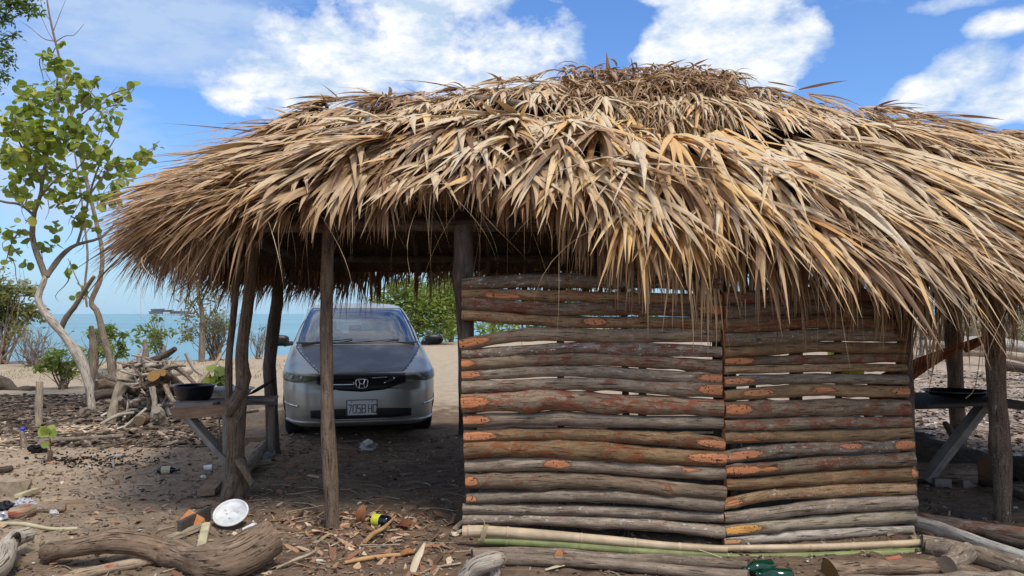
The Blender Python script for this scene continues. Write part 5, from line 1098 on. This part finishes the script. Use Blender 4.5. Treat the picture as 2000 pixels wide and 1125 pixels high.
# rubbish group at left
ground_log('cut_log', [(22, 1002), (40, 999), (60, 995)], [.045]*3, [.047, .050, .047], 'bark_red', 'short freshly cut log with orange ends on the rubbish', 'log', seed=11, n=16, capcut=1)
ground_log('cut_branch', [(58, 996), (90, 994), (128, 986)], [.02, .025, .03], [.022, .026, .032], 'bark_grey', 'branch with a red broken end beside the short cut log', 'branch', seed=12, capcut=1)
gbeam('plank', (60, 992), (166, 978), .015, .09, .02, 'plank_brown', 'flat brown plank behind the branch with the red end', 'plank', 7)
gbeam('plank', (35, 968), (72, 960), .03, .05, .035, 'plank_pale', 'short pale wood block above the crumpled foil', 'block', 8)
def crumple(name, mat, c, r, lab, cat_, seed, sz=1.0, flat=.6, peaks=0):
    rr_ = np.random.RandomState(seed); m = MB(); ids = []; n1, n2 = 9, 14
    for i in range(n1):
        for j in range(n2):
            th = math.pi*i/(n1-1); ph = 2*math.pi*j/n2; k = r*(1+rr_.uniform(-.42, .42)); ids.append(m.v(Vector(c)+Vector((k*math.sin(th)*math.cos(ph)*sz, k*math.sin(th)*math.sin(ph)*.8, k*math.cos(th)*flat))))
    for i in range(n1-1):
        for j in range(n2): m.f((ids[i*n2+j], ids[i*n2+(j+1) % n2], ids[(i+1)*n2+(j+1) % n2], ids[(i+1)*n2+j]), False)
    return tag(m.build(name, mat), lab, cat_)
crumple('foil', 'foil', G(48, 984, .03), .06, 'crumpled silver foil behind the short cut log', 'foil', 4, 1.3); crumple('foil', 'foil', G(8, 1004, .02), .055, 'crumpled silver foil at the left edge below the block', 'foil', 5, 1.5); crumple('plastic_bag', 'dark_tarp', G(8, 990, .03), .06, 'scrunched black plastic bag at the left edge by the foil', 'bag', 6)
crumple('foil', 'rag_white', G(105, 1002, .01), .03, 'small pale scrap in front of the branch with the red end', 'scrap', 7)
# ash patch, cloth, bottle, cup
def ash(pxs, n, seed, name, lab, spread):
    rr_ = np.random.RandomState(seed); V = []; m = MB()
    for i in range(n):
        px = rr_.normal(pxs[0], spread[0]); py = rr_.normal(pxs[1], spread[1]); c = G(px, py, .008); s_ = rr_.uniform(.004, .017); m.box(c, (s_*rr_.uniform(.8, 2.4), s_, s_*.7), Matrix.Rotation(rr_.uniform(0, 3), 3, 'Z') @ Matrix.Rotation(rr_.uniform(-.6, .6), 3, 'X'), s_*.2, i)
    return tag(m.build(name, 'charcoal'), lab, 'charcoal', None, 'stuff')
ash((210, 898), 300, 3, 'charcoal_bits', 'black charcoal and ash scattered round the cloth scrap', (52, 9)); ash((335, 856), 130, 4, 'charcoal_bits', 'thin line of charcoal bits in front of the woodpile', (24, 2)); ash((130, 900), 90, 5, 'charcoal_bits', 'charcoal bits right of the seedling stump', (24, 5))
m = MB(); p = G(220, 914); nn_ = 10; g_ = {}
for i in range(nn_):
    for j in range(nn_):
        u = i/(nn_-1); v_ = j/(nn_-1); q = P(204+40*u, 907-16*u*(1-v_*.3)-6*math.sin(3*v_), p.y)+Vector((0, .16*v_-.04, .02*math.sin(5*u)+.02*math.cos(6*v_)+.02)); g_[i, j] = m.v(q)
for i in range(nn_-1):
    for j in range(nn_-1): m.f((g_[i, j], g_[i+1, j], g_[i+1, j+1], g_[i, j+1]))
o = m.build('cloth_scrap', 'cloth_grey'); md = o.modifiers.new('s', 'SOLIDIFY'); md.thickness = .006; tag(o, 'stiff grey cloth scrap standing in the ashes', 'cloth')
m = MB(); m.tube([G(222, 912, .01), G(222, 912, .01)+Vector((-.01, .01, .07))], [.012, .02], 6, seed=3); mm = m.build('cloth_fold', 'cloth_grey', o)
def bottle(px, py, ang, L, r, mat, lab, labelm, capm=None, tilt=0, lab2=None, pos=(.35, .6)):
    c = G(px, py, r*.95); R_ = Matrix.Rotation(ang, 3, 'Z') @ Matrix.Rotation(math.pi/2-tilt, 3, 'Y'); m = MB()
    m.lathe(c, [(.001, -L/2+.01), (r*.7, -L/2), (r, -L/2+.012), (r, L*.10), (r*.85, L*.20), (r*.38, L*.33), (r*.34, L*.46), (r*.42, L*.465), (r*.42, L*.5), (.001, L*.5)], 22, R_); o = m.build('bottle', mat); tag(o, lab, 'bottle')
    if labelm: m = MB(); m.lathe(c, [(r*1.03, -L/2+L*pos[0]*.6), (r*1.03, -L/2+L*pos[1])], 22, R_); m.build('bottle_label', labelm, o)
    return o
bottle(329, 918, math.radians(8), .20, .034, 'black_glass', 'dark glass bottle with cream label lying by the ashes', 'label_cream')
bottle(742, 1018, math.radians(155), .17, .045, 'black_glass', 'black bottle with yellow label lying in the wood chips', 'label_yellow', pos=(.70, .78))
bottle(1480, 1107, math.radians(200), .20, .045, 'green_glass', 'green glass bottle at the foot of the bamboo poles', None); bottle(1512, 1124, math.radians(170), .20, .042, 'green_glass', 'green bottle nearest the bottom edge, half buried', None); None
m = MB(); c = G(408, 913, .028); m.lathe(c, [(.001, -.045), (.022, -.045), (.028, .03), (.030, .032), (.026, .028), (.018, -.035)], 18, Matrix.Rotation(.2, 3, 'Z') @ Matrix.Rotation(math.pi/2, 3, 'Y')); tag(m.build('cup', 'white_plastic'), 'small white cup lying left of the forked post', 'cup')
crumple('paper_scrap', 'white_plastic', G(397, 931, .008), .022, 'tiny white scrap below the white cup', 'scrap', 9); crumple('rag', 'rag_white', G(718, 872, .03), .10, 'crumpled white rag on the ground in front of the car', 'rag', 12, 1.0, .45)
m = MB(); m.tube([G(716, 868, .04), G(721, 866, .09), G(728, 863, .13)], [.05, .03, .012], 7, seed=2, wob=.3); mm = m.build('rag_fold', 'rag_white', bpy.data.objects['rag'])
# timber by the posts
gbeam('plank', (402, 962), (446, 915), .05, .14, .05, 'plank_brown', 'thick brown plank lying left of the forked post', 'plank', 11)
ground_log('log', [(474, 925), (492, 898), (520, 872)], [.07, .07, .06], [.055, .06, .05], 'bark_grey', 'grey ridged log lying between forked post and dark post', seed=14, knots=4)
gbeam('plank', (462, 862), (528, 858), .05, .04, .08, 'plank_brown', 'brown plank on edge running behind the dark post', 'plank', 12); gbeam('plank', (474, 896), (498, 866), .06, .10, .03, 'plank_brown', 'tilted board leaning on the grey ridged log', 'board', 13); gbeam('plank', (505, 895), (530, 884), .03, .10, .05, 'panel_grey', 'small dark grey block right of the ridged log', 'block', 14)
ground_log('stick', [(492, 905), (510, 904), (528, 903)], [.02]*3, [.03, .03, .028], 'bark_tan', 'short stub of wood right of the ridged log', 'stub', seed=15)
# dry leaves and offcuts by the front post
for i, (px, py, sz, mt, lb, a) in enumerate([(704, 1022, .13, 'leaf_brown', 'upright dry brown leaf beside the black bottle', 0), (775, 1030, .16, 'leaf_brown', 'dark red curled bark right of the black bottle', 1), (780, 1088, .10, 'leaf_brown', 'orange dry leaf at the end of the split stick', 2), (1088, 1105, .10, 'leaf_brown', 'orange leaf standing in front of the lower logs', 0), (1175*1.0, 1108, .06, 'leaf_brown', 'small dry leaf near the pale curved stick', 2)]):
    c = G(px, py, .0); mm_ = bigleaf(c, [(.15, .1, 1), (.9, -.5, .1), (1, .2, .2)][a], [(0, -1, .2), (0, -.4, 1), (0, -.3, 1)][a], sz, [.22, .06, .45, .5, .5][i], .55, .30); o = mm_.build('dry_leaf', mt); md = o.modifiers.new('s', 'SOLIDIFY'); md.thickness = .004; tag(o, lb, 'leaf')
m = MB(); m.tint = .75
def gblade(pts, ups, w_, mat, lab, cat_, name='palm_blade', th=.004):
    P_ = smooth([G(x, y, u) for (x, y), u in zip(pts, ups)], 12); m = MB(); m.tint = .78; idx = []
    for i, p in enumerate(P_):
        t_ = i/11; d = (P_[min(i+1, 11)]-P_[max(i-1, 0)]).normalized(); s_ = d.cross(Vector((0, 0, 1))).normalized(); ww = w_*min(1, (t_+.15)*2.5)*min(1, (1-t_)*2.2+.05)/2
        idx.append((m.v(p-s_*ww), m.v(p+Vector((0, 0, -.006))), m.v(p+s_*ww)))
    for a, b in zip(idx[:-1], idx[1:]): m.f((a[0], a[1], b[1], b[0])); m.f((a[1], a[2], b[2], b[1]))
    o = m.build(name, mat); md = o.modifiers.new('s', 'SOLIDIFY'); md.thickness = th; return tag(o, lab, cat_)
gblade([(800, 1135), (812, 1100), (822, 1076), (830, 1058)], [.01, .03, .05, .07], .045, 'thatch', 'single pale palm blade lying in front of the wall', 'palm blade')
gblade([(1065, 1112), (1100, 1102), (1140, 1096), (1170, 1098)], [.015, .02, .02, .01], .03, 'thatch', 'pale curved palm strip in front of the lower logs', 'palm strip')
ground_log('split_stick', [(672, 1098), (710, 1092), (750, 1086), (782, 1084)], [.015]*4, [.010, .016, .014, .012], 'cut_tan', 'pale split stick lying across the wood chips', 'stick', seed=16, n=6)
ground_log('split_stick', [(714, 1058), (728, 1046), (750, 1030), (773, 1006)], [.03, .04, .05, .09], [.012, .018, .014, .006], 'cut_tan', 'long pale splinter leaning on the black bottle', 'splinter', seed=17, n=5)
ground_log('twig', [(540, 1110), (570, 1096), (600, 1082), (620, 1074)], [.02, .03, .03, .03], [.006, .009, .009, .006], 'bark_tan', 'thin twig between the curved log and the wood chips', 'twig', seed=18, n=6)
ground_log('bark_strip', [(820, 1120), (850, 1108), (900, 1100)], [.01]*3, [.006, .008, .006], 'bark_tan', 'thin strip of bark left of the broken root', 'strip', seed=19, n=6)
# driftwood chunk bottom centre
p = G(940, 1115); m = MB(); m.tube([G(905, 1135, .03), G(925, 1112, .09), G(950, 1098, .12), G(975, 1096, .08)], [.04, .06, .06, .035], 12, seed=21, wob=.22, knots=5); m.tube([G(960, 1100, .1), G(968, 1120, .05), G(962, 1138, .02)], [.045, .035, .03], 9, seed=22, wob=.2); tag(m.build('driftwood', 'drift'), 'splintered pale driftwood chunk at the bottom centre', 'driftwood')
# ================================================= BAMBOO AND LOGS BEFORE THE WALL
bd = empty('bamboo_bundle', (1.2, 4.72, 0)); tag(bd, 'bundle of cut bamboo poles tied with string along the wall foot', 'bamboo')
def bpole(pts, r, mat, seed, lb=None):
    m = MB(); m.tube(pts, r, 14, wob=.015, seed=seed, res=30, capcut=0)
    for t_ in (.12, .3, .47, .66, .83):
        L_ = smooth(pts, 31); q = L_[int(t_*30)]; d = (L_[int(t_*30)+1]-q).normalized(); R_ = d.to_track_quat('Z', 'Y').to_matrix(); rr_ = lerpl(r, t_); m.lathe(q, [(rr_*1.0, -.008), (rr_*1.09, -.002), (rr_*1.09, .003), (rr_*1.0, .009)], 14, R_)
    o = m.build('bamboo_pole', mat, bd); 
    if lb: o['label'] = lb
zf2 = lambda px, py, Y: P(px, py, Y)
bpole([P(905, 1039, 4.86), P(960, 1038, 4.84), P(1160, 1053, 4.78), P(1300, 1066, 4.74), P(1420, 1073, 4.72)], [.040, .036, .030, .026, .022], 'bamboo_tan', 1, 'thick tan bamboo pole at the left')
bpole([P(1400, 1071, 4.74), P(1600, 1068, 4.76), P(1750, 1062, 4.78), P(1840, 1057, 4.78)], [.018, .020, .021, .020], 'bamboo_tan', 2, 'thin tan bamboo pole at the right')
bpole([P(935, 1056, 4.84), P(1100, 1066, 4.77), P(1250, 1077, 4.73), P(1400, 1086, 4.71), P(1480, 1089, 4.71)], [.022, .022, .022, .020, .018], 'bamboo_green', 3, 'green bamboo pole at the left')
bpole([P(1420, 1087, 4.74), P(1600, 1085, 4.75), P(1750, 1081, 4.76), P(1846, 1078, 4.76)], [.014, .022, .030, .034], 'bamboo_green', 4, 'green bamboo pole at the right')
m = MB(); a = P(890, 1044, 4.87); m.tube([a, P(905, 1036, 4.86), P(925, 1035, 4.85)], [.004, .016, .03], 6, seed=5, flat=.5); m.tube([P(893, 1038, 4.88), P(912, 1032, 4.86)], [.006, .012], 5, seed=6); m.build('split_end', 'plank_pale', bd)
for i, (px, py, hh) in enumerate([(944, 1044, 20), (1778, 1066, 24)]):
    m = MB(); c = P(px, py, 4.83)
    for k in range(4):
        R_ = Matrix.Rotation(math.pi/2+.0, 3, 'Y') @ Matrix.Rotation(.25*(k-1.5), 3, 'X'); m.tube([c+Vector((.008*(k-1.5)+.03*math.sin(a_)*.6, .05*math.cos(a_), .062*math.sin(a_))) for a_ in np.linspace(0, 2*math.pi, 13)], .0028, 4, wob=0, res=26, capcut=0)
    m.tube([c+Vector((0, -.04, .05)), c+Vector((.01, -.04, .09)), c+Vector((-.01, -.03, .11))], .0025, 4, res=6); m.build('tie_string', 'string', bd)
ground_log('log', [(922, 1082), (1000, 1078), (1090, 1082), (1200, 1092), (1330, 1096), (1460, 1106)], [.04]*6, [.032, .034, .034, .034, .032, .030], 'bark_grey', 'upper of two long grey logs on the ground below the bamboo', seed=31, res=40, knots=4)
ground_log('log', [(928, 1090), (1010, 1093), (1120, 1098), (1250, 1108), (1370, 1118), (1462, 1126)], [.035]*6, [.030, .032, .032, .034, .034, .034], 'bark_grey', 'lower of two long grey logs on the ground below the bamboo', seed=32, res=40, knots=4)
for i, (a, b) in enumerate([((1365, 1074), (1450, 1112)), ((1390, 1098), (1460, 1125))]): m = MB(); m.tube([P(a[0], a[1], 4.6), P((a[0]+b[0])/2, (a[1]+b[1])/2-4, 4.55), P(b[0], b[1], 4.5)], .0035, 4, res=8); tag(m.build('string', 'string'), ['thin string trailing from the bamboo over the lower logs', 'second string below the first beside the green bottle'][i], 'string')
# bottom right logs
ground_log('rotten_log', [(1618, 1112), (1680, 1112), (1760, 1112), (1850, 1112), (1915, 1122)], [.03, .03, .035, .03, .02], [.062, .045, .042, .045, .04], 'log_brown', 'rotten splintered log with orange broken end at the bottom right', capcut=1, seed=33, res=40, knots=8, wob=.16)
ground_log('rotten_log', [(1640, 1138), (1760, 1136), (1880, 1134), (2010, 1140)], [.03]*4, [.045, .042, .045, .04], 'bark_grey', 'rotten bark slab at the very bottom right edge', seed=34, res=40, knots=8, wob=.18)
ground_log('log', [(1850, 1104), (1872, 1086), (1890, 1072)], [.07, .08, .09], [.045, .060, .045], 'bark_grey', 'stubby grey log end right of the bamboo tips', seed=35, knots=3, capcut=0)
ground_log('pole', [(1750, 1010), (1830, 1030), (1900, 1056), (2060, 1108)], [.08, .08, .08, .07], [.036, .038, .038, .038], 'bark_white', 'long pale grey pole slanting to the right edge', 'pole', seed=36, knots=3, n=16, tint=.5)
ground_log('pole', [(1740, 1008), (1840, 1020), (1920, 1032), (2060, 1052)], [.05, .05, .055, .05], [.042, .042, .045, .045], 'bark_grey', 'mossy grey pole behind the pale slanting pole', 'pole', seed=37, knots=3, n=16)
ground_log('log', [(1810, 1070), (1900, 1084), (2060, 1135)], [.02, .02, .02], [.06, .058, .058], 'bark_grey', 'thick grey log under the pale slanting pole', seed=38, knots=4, n=16)
ground_log('log', [(1800, 1060), (1830, 1064), (1850, 1068)], [.04]*3, [.045, .045, .04], 'bark_grey', 'grey squared log stub at the right foot of the wall', seed=39, capcut=0)
ground_log('log', [(1930, 1046), (1980, 1060), (2040, 1072)], [.03]*3, [.03, .03, .03], 'bark_dark', 'thin dark branch between the two grey poles', 'branch', seed=40)
gbeam('plank', (1860, 1001), (1945, 1012), .02, .03, .05, 'plank_dark', 'dark strip of wood lying before the right front post', 'plank', 15)
m = MB(); c = G(1745, 1098, .03); m.tube([c+Vector((-.05, 0, 0)), c+Vector((.03, 0, .01)), c+Vector((.05, 0, 0))], [.025, .03, .01], 8, seed=4); tag(m.build('brick_piece', 'brick_red'), 'red orange chip under the right string tie', 'brick')
# right side behind: big logs, table, hammock, blocks
ground_log('log', [(1775, 872), (1830, 885), (1880, 898), (1932, 918)], [.13, .13, .12, .12], [.14, .15, .14, .12], 'bark_dark', 'thick dark log lying behind the slanting table leg', seed=51, knots=2, n=16, capcut=.4)
ground_log('log', [(1935, 905), (1990, 915), (2060, 935)], [.1, .1, .1], [.13, .12, .11], 'bark_dark', 'dark log end passing behind the right front post', seed=52, n=14, capcut=.3)
ground_log('log', [(1780, 915), (1850, 925), (1908, 930)], [.09]*3, [.075, .08, .085], 'bark_grey', 'pale grey log with reddish end below the thick dark log', capcut=.9, seed=53, n=14)
ground_log('branch', [(1880, 930), (1940, 945), (2000, 968), (2060, 990)], [.05]*4, [.035, .035, .035, .03], 'bark_dark', 'thin dark pole on the ground right of the blocks', 'pole', seed=54)
ground_log('branch', [(1960, 905), (1985, 900), (2030, 890)], [.08, .12, .15], [.025, .025, .02], 'bark_dark', 'dark stick poking in from the right edge behind the post', 'branch', seed=55)
for i, (px, py, lb) in enumerate([(1838, 942, 'small cut wood block, left of two by the slanting leg'), (1886, 944, 'small cut wood block, right of two by the slanting leg')]):
    m = MB(); m.box(G(px, py, .03), (.13, .10, .07), Matrix.Rotation(.4*i-.2, 3, 'Z'), .006, i); o = m.build('wood_block', 'plank_grey'); tag(o, lb, 'block')
rt = empty('table', (3.9, 7.0, 0)); tag(rt, 'dark plank table with slanting leg behind the hammock at right', 'table')
m = MB(); m.beam(P(1760, 782, 6.9), P(1935, 776, 6.9), .9, .03, seed=3); m.beam(P(1765, 792, 6.9), P(1880, 788, 6.9), .04, .08, seed=5); m.build('tabletop', 'plank_dark', rt); m = MB(); m.beam(P(1930, 786, 6.6), P(2060, 797, 6.6), .05, .07, seed=4); m.build('rail', 'plank_dark', rt)
m = MB(); m.beam(P(1928, 782, 6.85), P(1806, 940, 6.75), .06, .14, up=Vector((0, 1, 0)), seed=6); m.build('brace', 'plank_grey', rt)
m = MB(); q = P(1868, 776, 6.9); m.lathe((q.x, q.y, q.z+.02), [(.001, 0), (.22, 0), (.30, .045), (.31, .045), (.22, .012), (.001, .012)], 32, Matrix.Diagonal((1.0, .8, 1))); tag(m.build('tray', 'basin_black'), 'shallow black tray on the dark table at right', 'tray')
# hammock
hm = empty('hammock', P(1870, 700, 5.4)); tag(hm, 'rolled reddish brown hammock slung between wall and right front post', 'hammock')
m = MB(); NU, NV = 26, 9; ids = {}
A0 = P(1935, 655, 5.42); 
for i in range(NU+1):
    u = i/NU
    for j in range(NV+1):
        v_ = j/NV; wd = max(.02, (u**1.5)); top = P(1935-235*u, 652+65*u+22*u*u, 5.42-.05*u); bot = P(1935-235*u, 660+85*u+85*u*u, 5.42-.05*u)
        if u < .3: bot = top.lerp(bot, .6+.4*u/.3)
        p = top.lerp(bot, v_)+Vector((0, -.06*wd*math.sin(v_*math.pi*3.3+u*2)+.05*v_*wd, 0)); ids[i, j] = m.v(p, (v_*.3, 0, u*1.4))
for i in range(NU):
    for j in range(NV): m.f((ids[i, j], ids[i+1, j], ids[i+1, j+1], ids[i, j+1]))
o = m.build('fabric', 'hammock', hm); md = o.modifiers.new('s', 'SOLIDIFY'); md.thickness = .012
m = MB(); m.tube([P(1942, 645, 5.40), P(1930, 657, 5.42), P(1905, 672, 5.42), P(1885, 684, 5.42)], [.012, .022, .026, .02], 8, seed=5, wob=.12); m.tube([P(1945, 648, 5.37), P(1952, 648, 5.36)], .02, 8); m.build('rope', 'hammock', hm)
m = MB(); m.tube([P(1917, 660, 5.5), P(1912, 710, 5.5), P(1903, 760, 5.5), P(1886, 778, 5.5)], .0035, 4, res=10); tag(m.build('cord', 'string'), 'thin cord hanging from the hammock to the table', 'cord')
# stick lying on the thatch
m = MB(); m.tube([P(915, 190, 6.15), P(975, 197, 6.1), P(1045, 208, 6.0)], [.02, .028, .03], 9, seed=3); tag(m.build('roof_stick', 'bark_grey'), 'grey stick lying on the thatch left of the ridge hollow', 'stick')
# ================================================= LITTER
def litter(name, mat, n, samp, smin, smax, seed, lab, asp=(1, 4), th=.15, tilt=.35, tint=(.5, .25), cat_='wood chips', lift=.004):
    rr_ = np.random.RandomState(seed); px, py = samp(rr_, n); X = []; 
    z = np.zeros(n)
    for _ in range(4): Y = (HC-z)*FPX/(py-613); x = (px-1000)/FPX*Y; z = gh(x, Y)
    s_ = smin+(smax-smin)*rr_.rand(n)**2.6; a = rr_.uniform(asp[0], asp[1], n); yaw = rr_.uniform(0, math.pi, n); t1 = rr_.normal(0, tilt, n); t2 = rr_.normal(0, tilt, n)
    base = np.array([(-1, -1, 0), (-.2, -1.2, .3), (1, -.7, 0), (1.15, .2, .2), (.7, 1, 0), (-.6, 1.1, .3), (-1.2, .2, 0)]) ; K = 7
    b = base[None]*np.stack([s_*a, s_, s_*th*3], 1)[:, None, :]*(1+rr_.uniform(-.3, .3, (n, K, 1))); b = b*.5
    top = b.copy(); top[:, :, 2] += (s_*th)[:, None]
    def rot(v):
        x_, y_, z_ = v[..., 0], v[..., 1], v[..., 2]; c1, s1_ = np.cos(t1)[:, None], np.sin(t1)[:, None]; y2 = y_*c1-z_*s1_; z2 = y_*s1_+z_*c1; c2, s2 = np.cos(t2)[:, None], np.sin(t2)[:, None]; x2 = x_*c2+z2*s2; z3 = -x_*s2+z2*c2
        cy, sy = np.cos(yaw)[:, None], np.sin(yaw)[:, None]; return np.stack([x2*cy-y2*sy, x2*sy+y2*cy, z3], -1)
    pos = np.stack([x, Y, z+lift+s_*abs(np.sin(t1))*.3], 1)[:, None, :]; Vt = rot(top)+pos; Vb = rot(b)+pos; V = np.concatenate([Vb, Vt], 1).reshape(-1, 3)
    o_ = (np.arange(n)*2*K)[:, None]; F = []
    # quads only: sides, and the cap split in quads with a shared corner
    for k in range(K): F.append(o_+np.array([[k, (k+1) % K, K+(k+1) % K, K+k]]))
    F.append(o_+np.array([[K, K+1, K+2, K+3]])); F.append(o_+np.array([[K, K+3, K+4, K+5]])); F.append(o_+np.array([[K, K+5, K+6, K+6]]))
    F = np.concatenate(F[:-1]); T = np.repeat(np.clip(rr_.normal(tint[0], tint[1], n), 0, 1), 2*K)
    return tag(bulk(name, V, F, mat, None, T, smoothf=False), lab, cat_, None, 'stuff')
n = NB('chip_mat'); tt = n.attr('tint'); cc = n.ramp(tt, [(0., (.10, .06, .04)), (.25, (.24, .12, .075)), (.5, (.42, .24, .14)), (.75, (.60, .43, .27)), (1., (.70, .60, .46))]); g2 = n.noise(n.tc((1, 1, 1)), 90, 3); n.fin(n.mix(n.ramp(g2, [(.4, 0.), (.6, .4)]), cc, (.2, .1, .06)), .9, .2)
n = NB('litter_mat'); tt = n.attr('tint'); cc = n.ramp(tt, [(0., (.03, .022, .017)), (.35, (.10, .07, .05)), (.6, (.20, .15, .11)), (.85, (.38, .30, .23)), (1., (.62, .57, .50))]); n.fin(cc, .9, .2)
def s_pile(r, n): return r.normal(700, 95, n), np.clip(1000+abs(r.normal(0, 48, n)), 985, 1124)
def s_pile2(r, n): return r.uniform(420, 870, n), r.uniform(1005, 1130, n)
def s_near(r, n): return r.uniform(-60, 2060, n), 613+2220/r.uniform(4.25, 9.5, n)
def s_left(r, n): return r.uniform(-60, 620, n), 613+2220/r.uniform(4.3, 9.5, n)
def s_mid(r, n): return r.uniform(-60, 460, n), 613+2220/r.uniform(8.5, 14, n)
def s_right(r, n): return r.uniform(1760, 2060, n), 613+2220/r.uniform(6.5, 20, n)
def s_husk(r, n): x = np.concatenate([r.normal(150, 40, n-n//3), r.normal(20, 25, n//3)]); return np.minimum(x, 220), np.where(x < 60, r.normal(862, 6, n), r.normal(842, 5, n))
litter('wood_chips', 'chip_mat', 620, s_pile, .005, .042, 3, 'orange and cream wood chips heaped round the slim front post', (1, 4.5), .12, .35, (.48, .28))
litter('wood_chips', 'chip_mat', 300, s_pile2, .005, .036, 4, 'scattered wood chips between the curved log and the wall', (1, 4), .12, .3, (.45, .25))
litter('wood_chips', 'chip_mat', 450, s_left, .006, .045, 5, 'reddish chips strewn over the left foreground', (1, 3.5), .12, .3, (.4, .24))
litter('ground_litter', 'litter_mat', 14000, s_near, .004, .020, 6, 'small crumbs of bark and earth all over the near ground', (1, 3), .25, .4, (.52, .26), 'litter')
litter('leaf_litter', 'litter_mat', 12000, s_mid, .012, .07, 7, 'dark dead leaves carpeting the ground behind the seedling', (1, 3.5), .08, .2, (.40, .22), 'litter')
litter('leaf_litter', 'litter_mat', 3500, s_right, .02, .06, 8, 'grey and pinkish leaf litter on the ground at right', (1, 3), .08, .3, (.62, .25), 'litter')
litter('husk_litter', 'chip_mat', 1100, s_husk, .015, .055, 9, 'pale orange husks and shavings behind the long grey stick', (1.5, 7), .08, .12, (.84, .14), 'husks')
m = MB(); rd = random.Random(5)
for i in range(320):
    px = rd.choice([rd.uniform(-40, 620), rd.uniform(480, 900), rd.uniform(-40, 2040)]); py = 613+2220/rd.uniform(4.3, 9); c = G(px, py, .008); a = rd.uniform(0, 3.14); L = rd.uniform(.03, .16); d = Vector((math.cos(a), math.sin(a), 0))*L
    m.tint = rd.random(); m.tube([c-d, c+Vector((d.y*.2, -d.x*.2, .006)), c+d], rd.uniform(.0015, .005), 4, seed=i, res=5, caps=False)
tag(m.build('twig_litter', 'bark_tan'), 'fine twigs and splinters strewn over the ground', 'twigs', None, 'stuff')
# sparse grass tufts on the sand by the shore
gp = np.random.RandomState(3); n = 900; X = gp.uniform(-13, -6, n); Y = gp.uniform(17.5, 22.5, n); Z = gh(X, Y); a = gp.uniform(0, 6.28, n)
gr_ = blades(np.stack([X, Y, Z], 1), np.stack([np.cos(a), np.sin(a)], 1), gp.uniform(-1.5, -.7, n), gp.uniform(.2, 1.4, n), gp.uniform(.06, .16, n), gp.uniform(.012, .02, n), np.clip(gp.normal(.5, .2, n), 0, 1), gp.normal(0, .4, n), np.zeros(n), segs=3, clampit=False)
tag(bulk('beach_grass', gr_[0], gr_[1], 'leaf_olive', None, gr_[2]), 'thin olive beach grass on the sand ridge', 'grass', None, 'stuff')
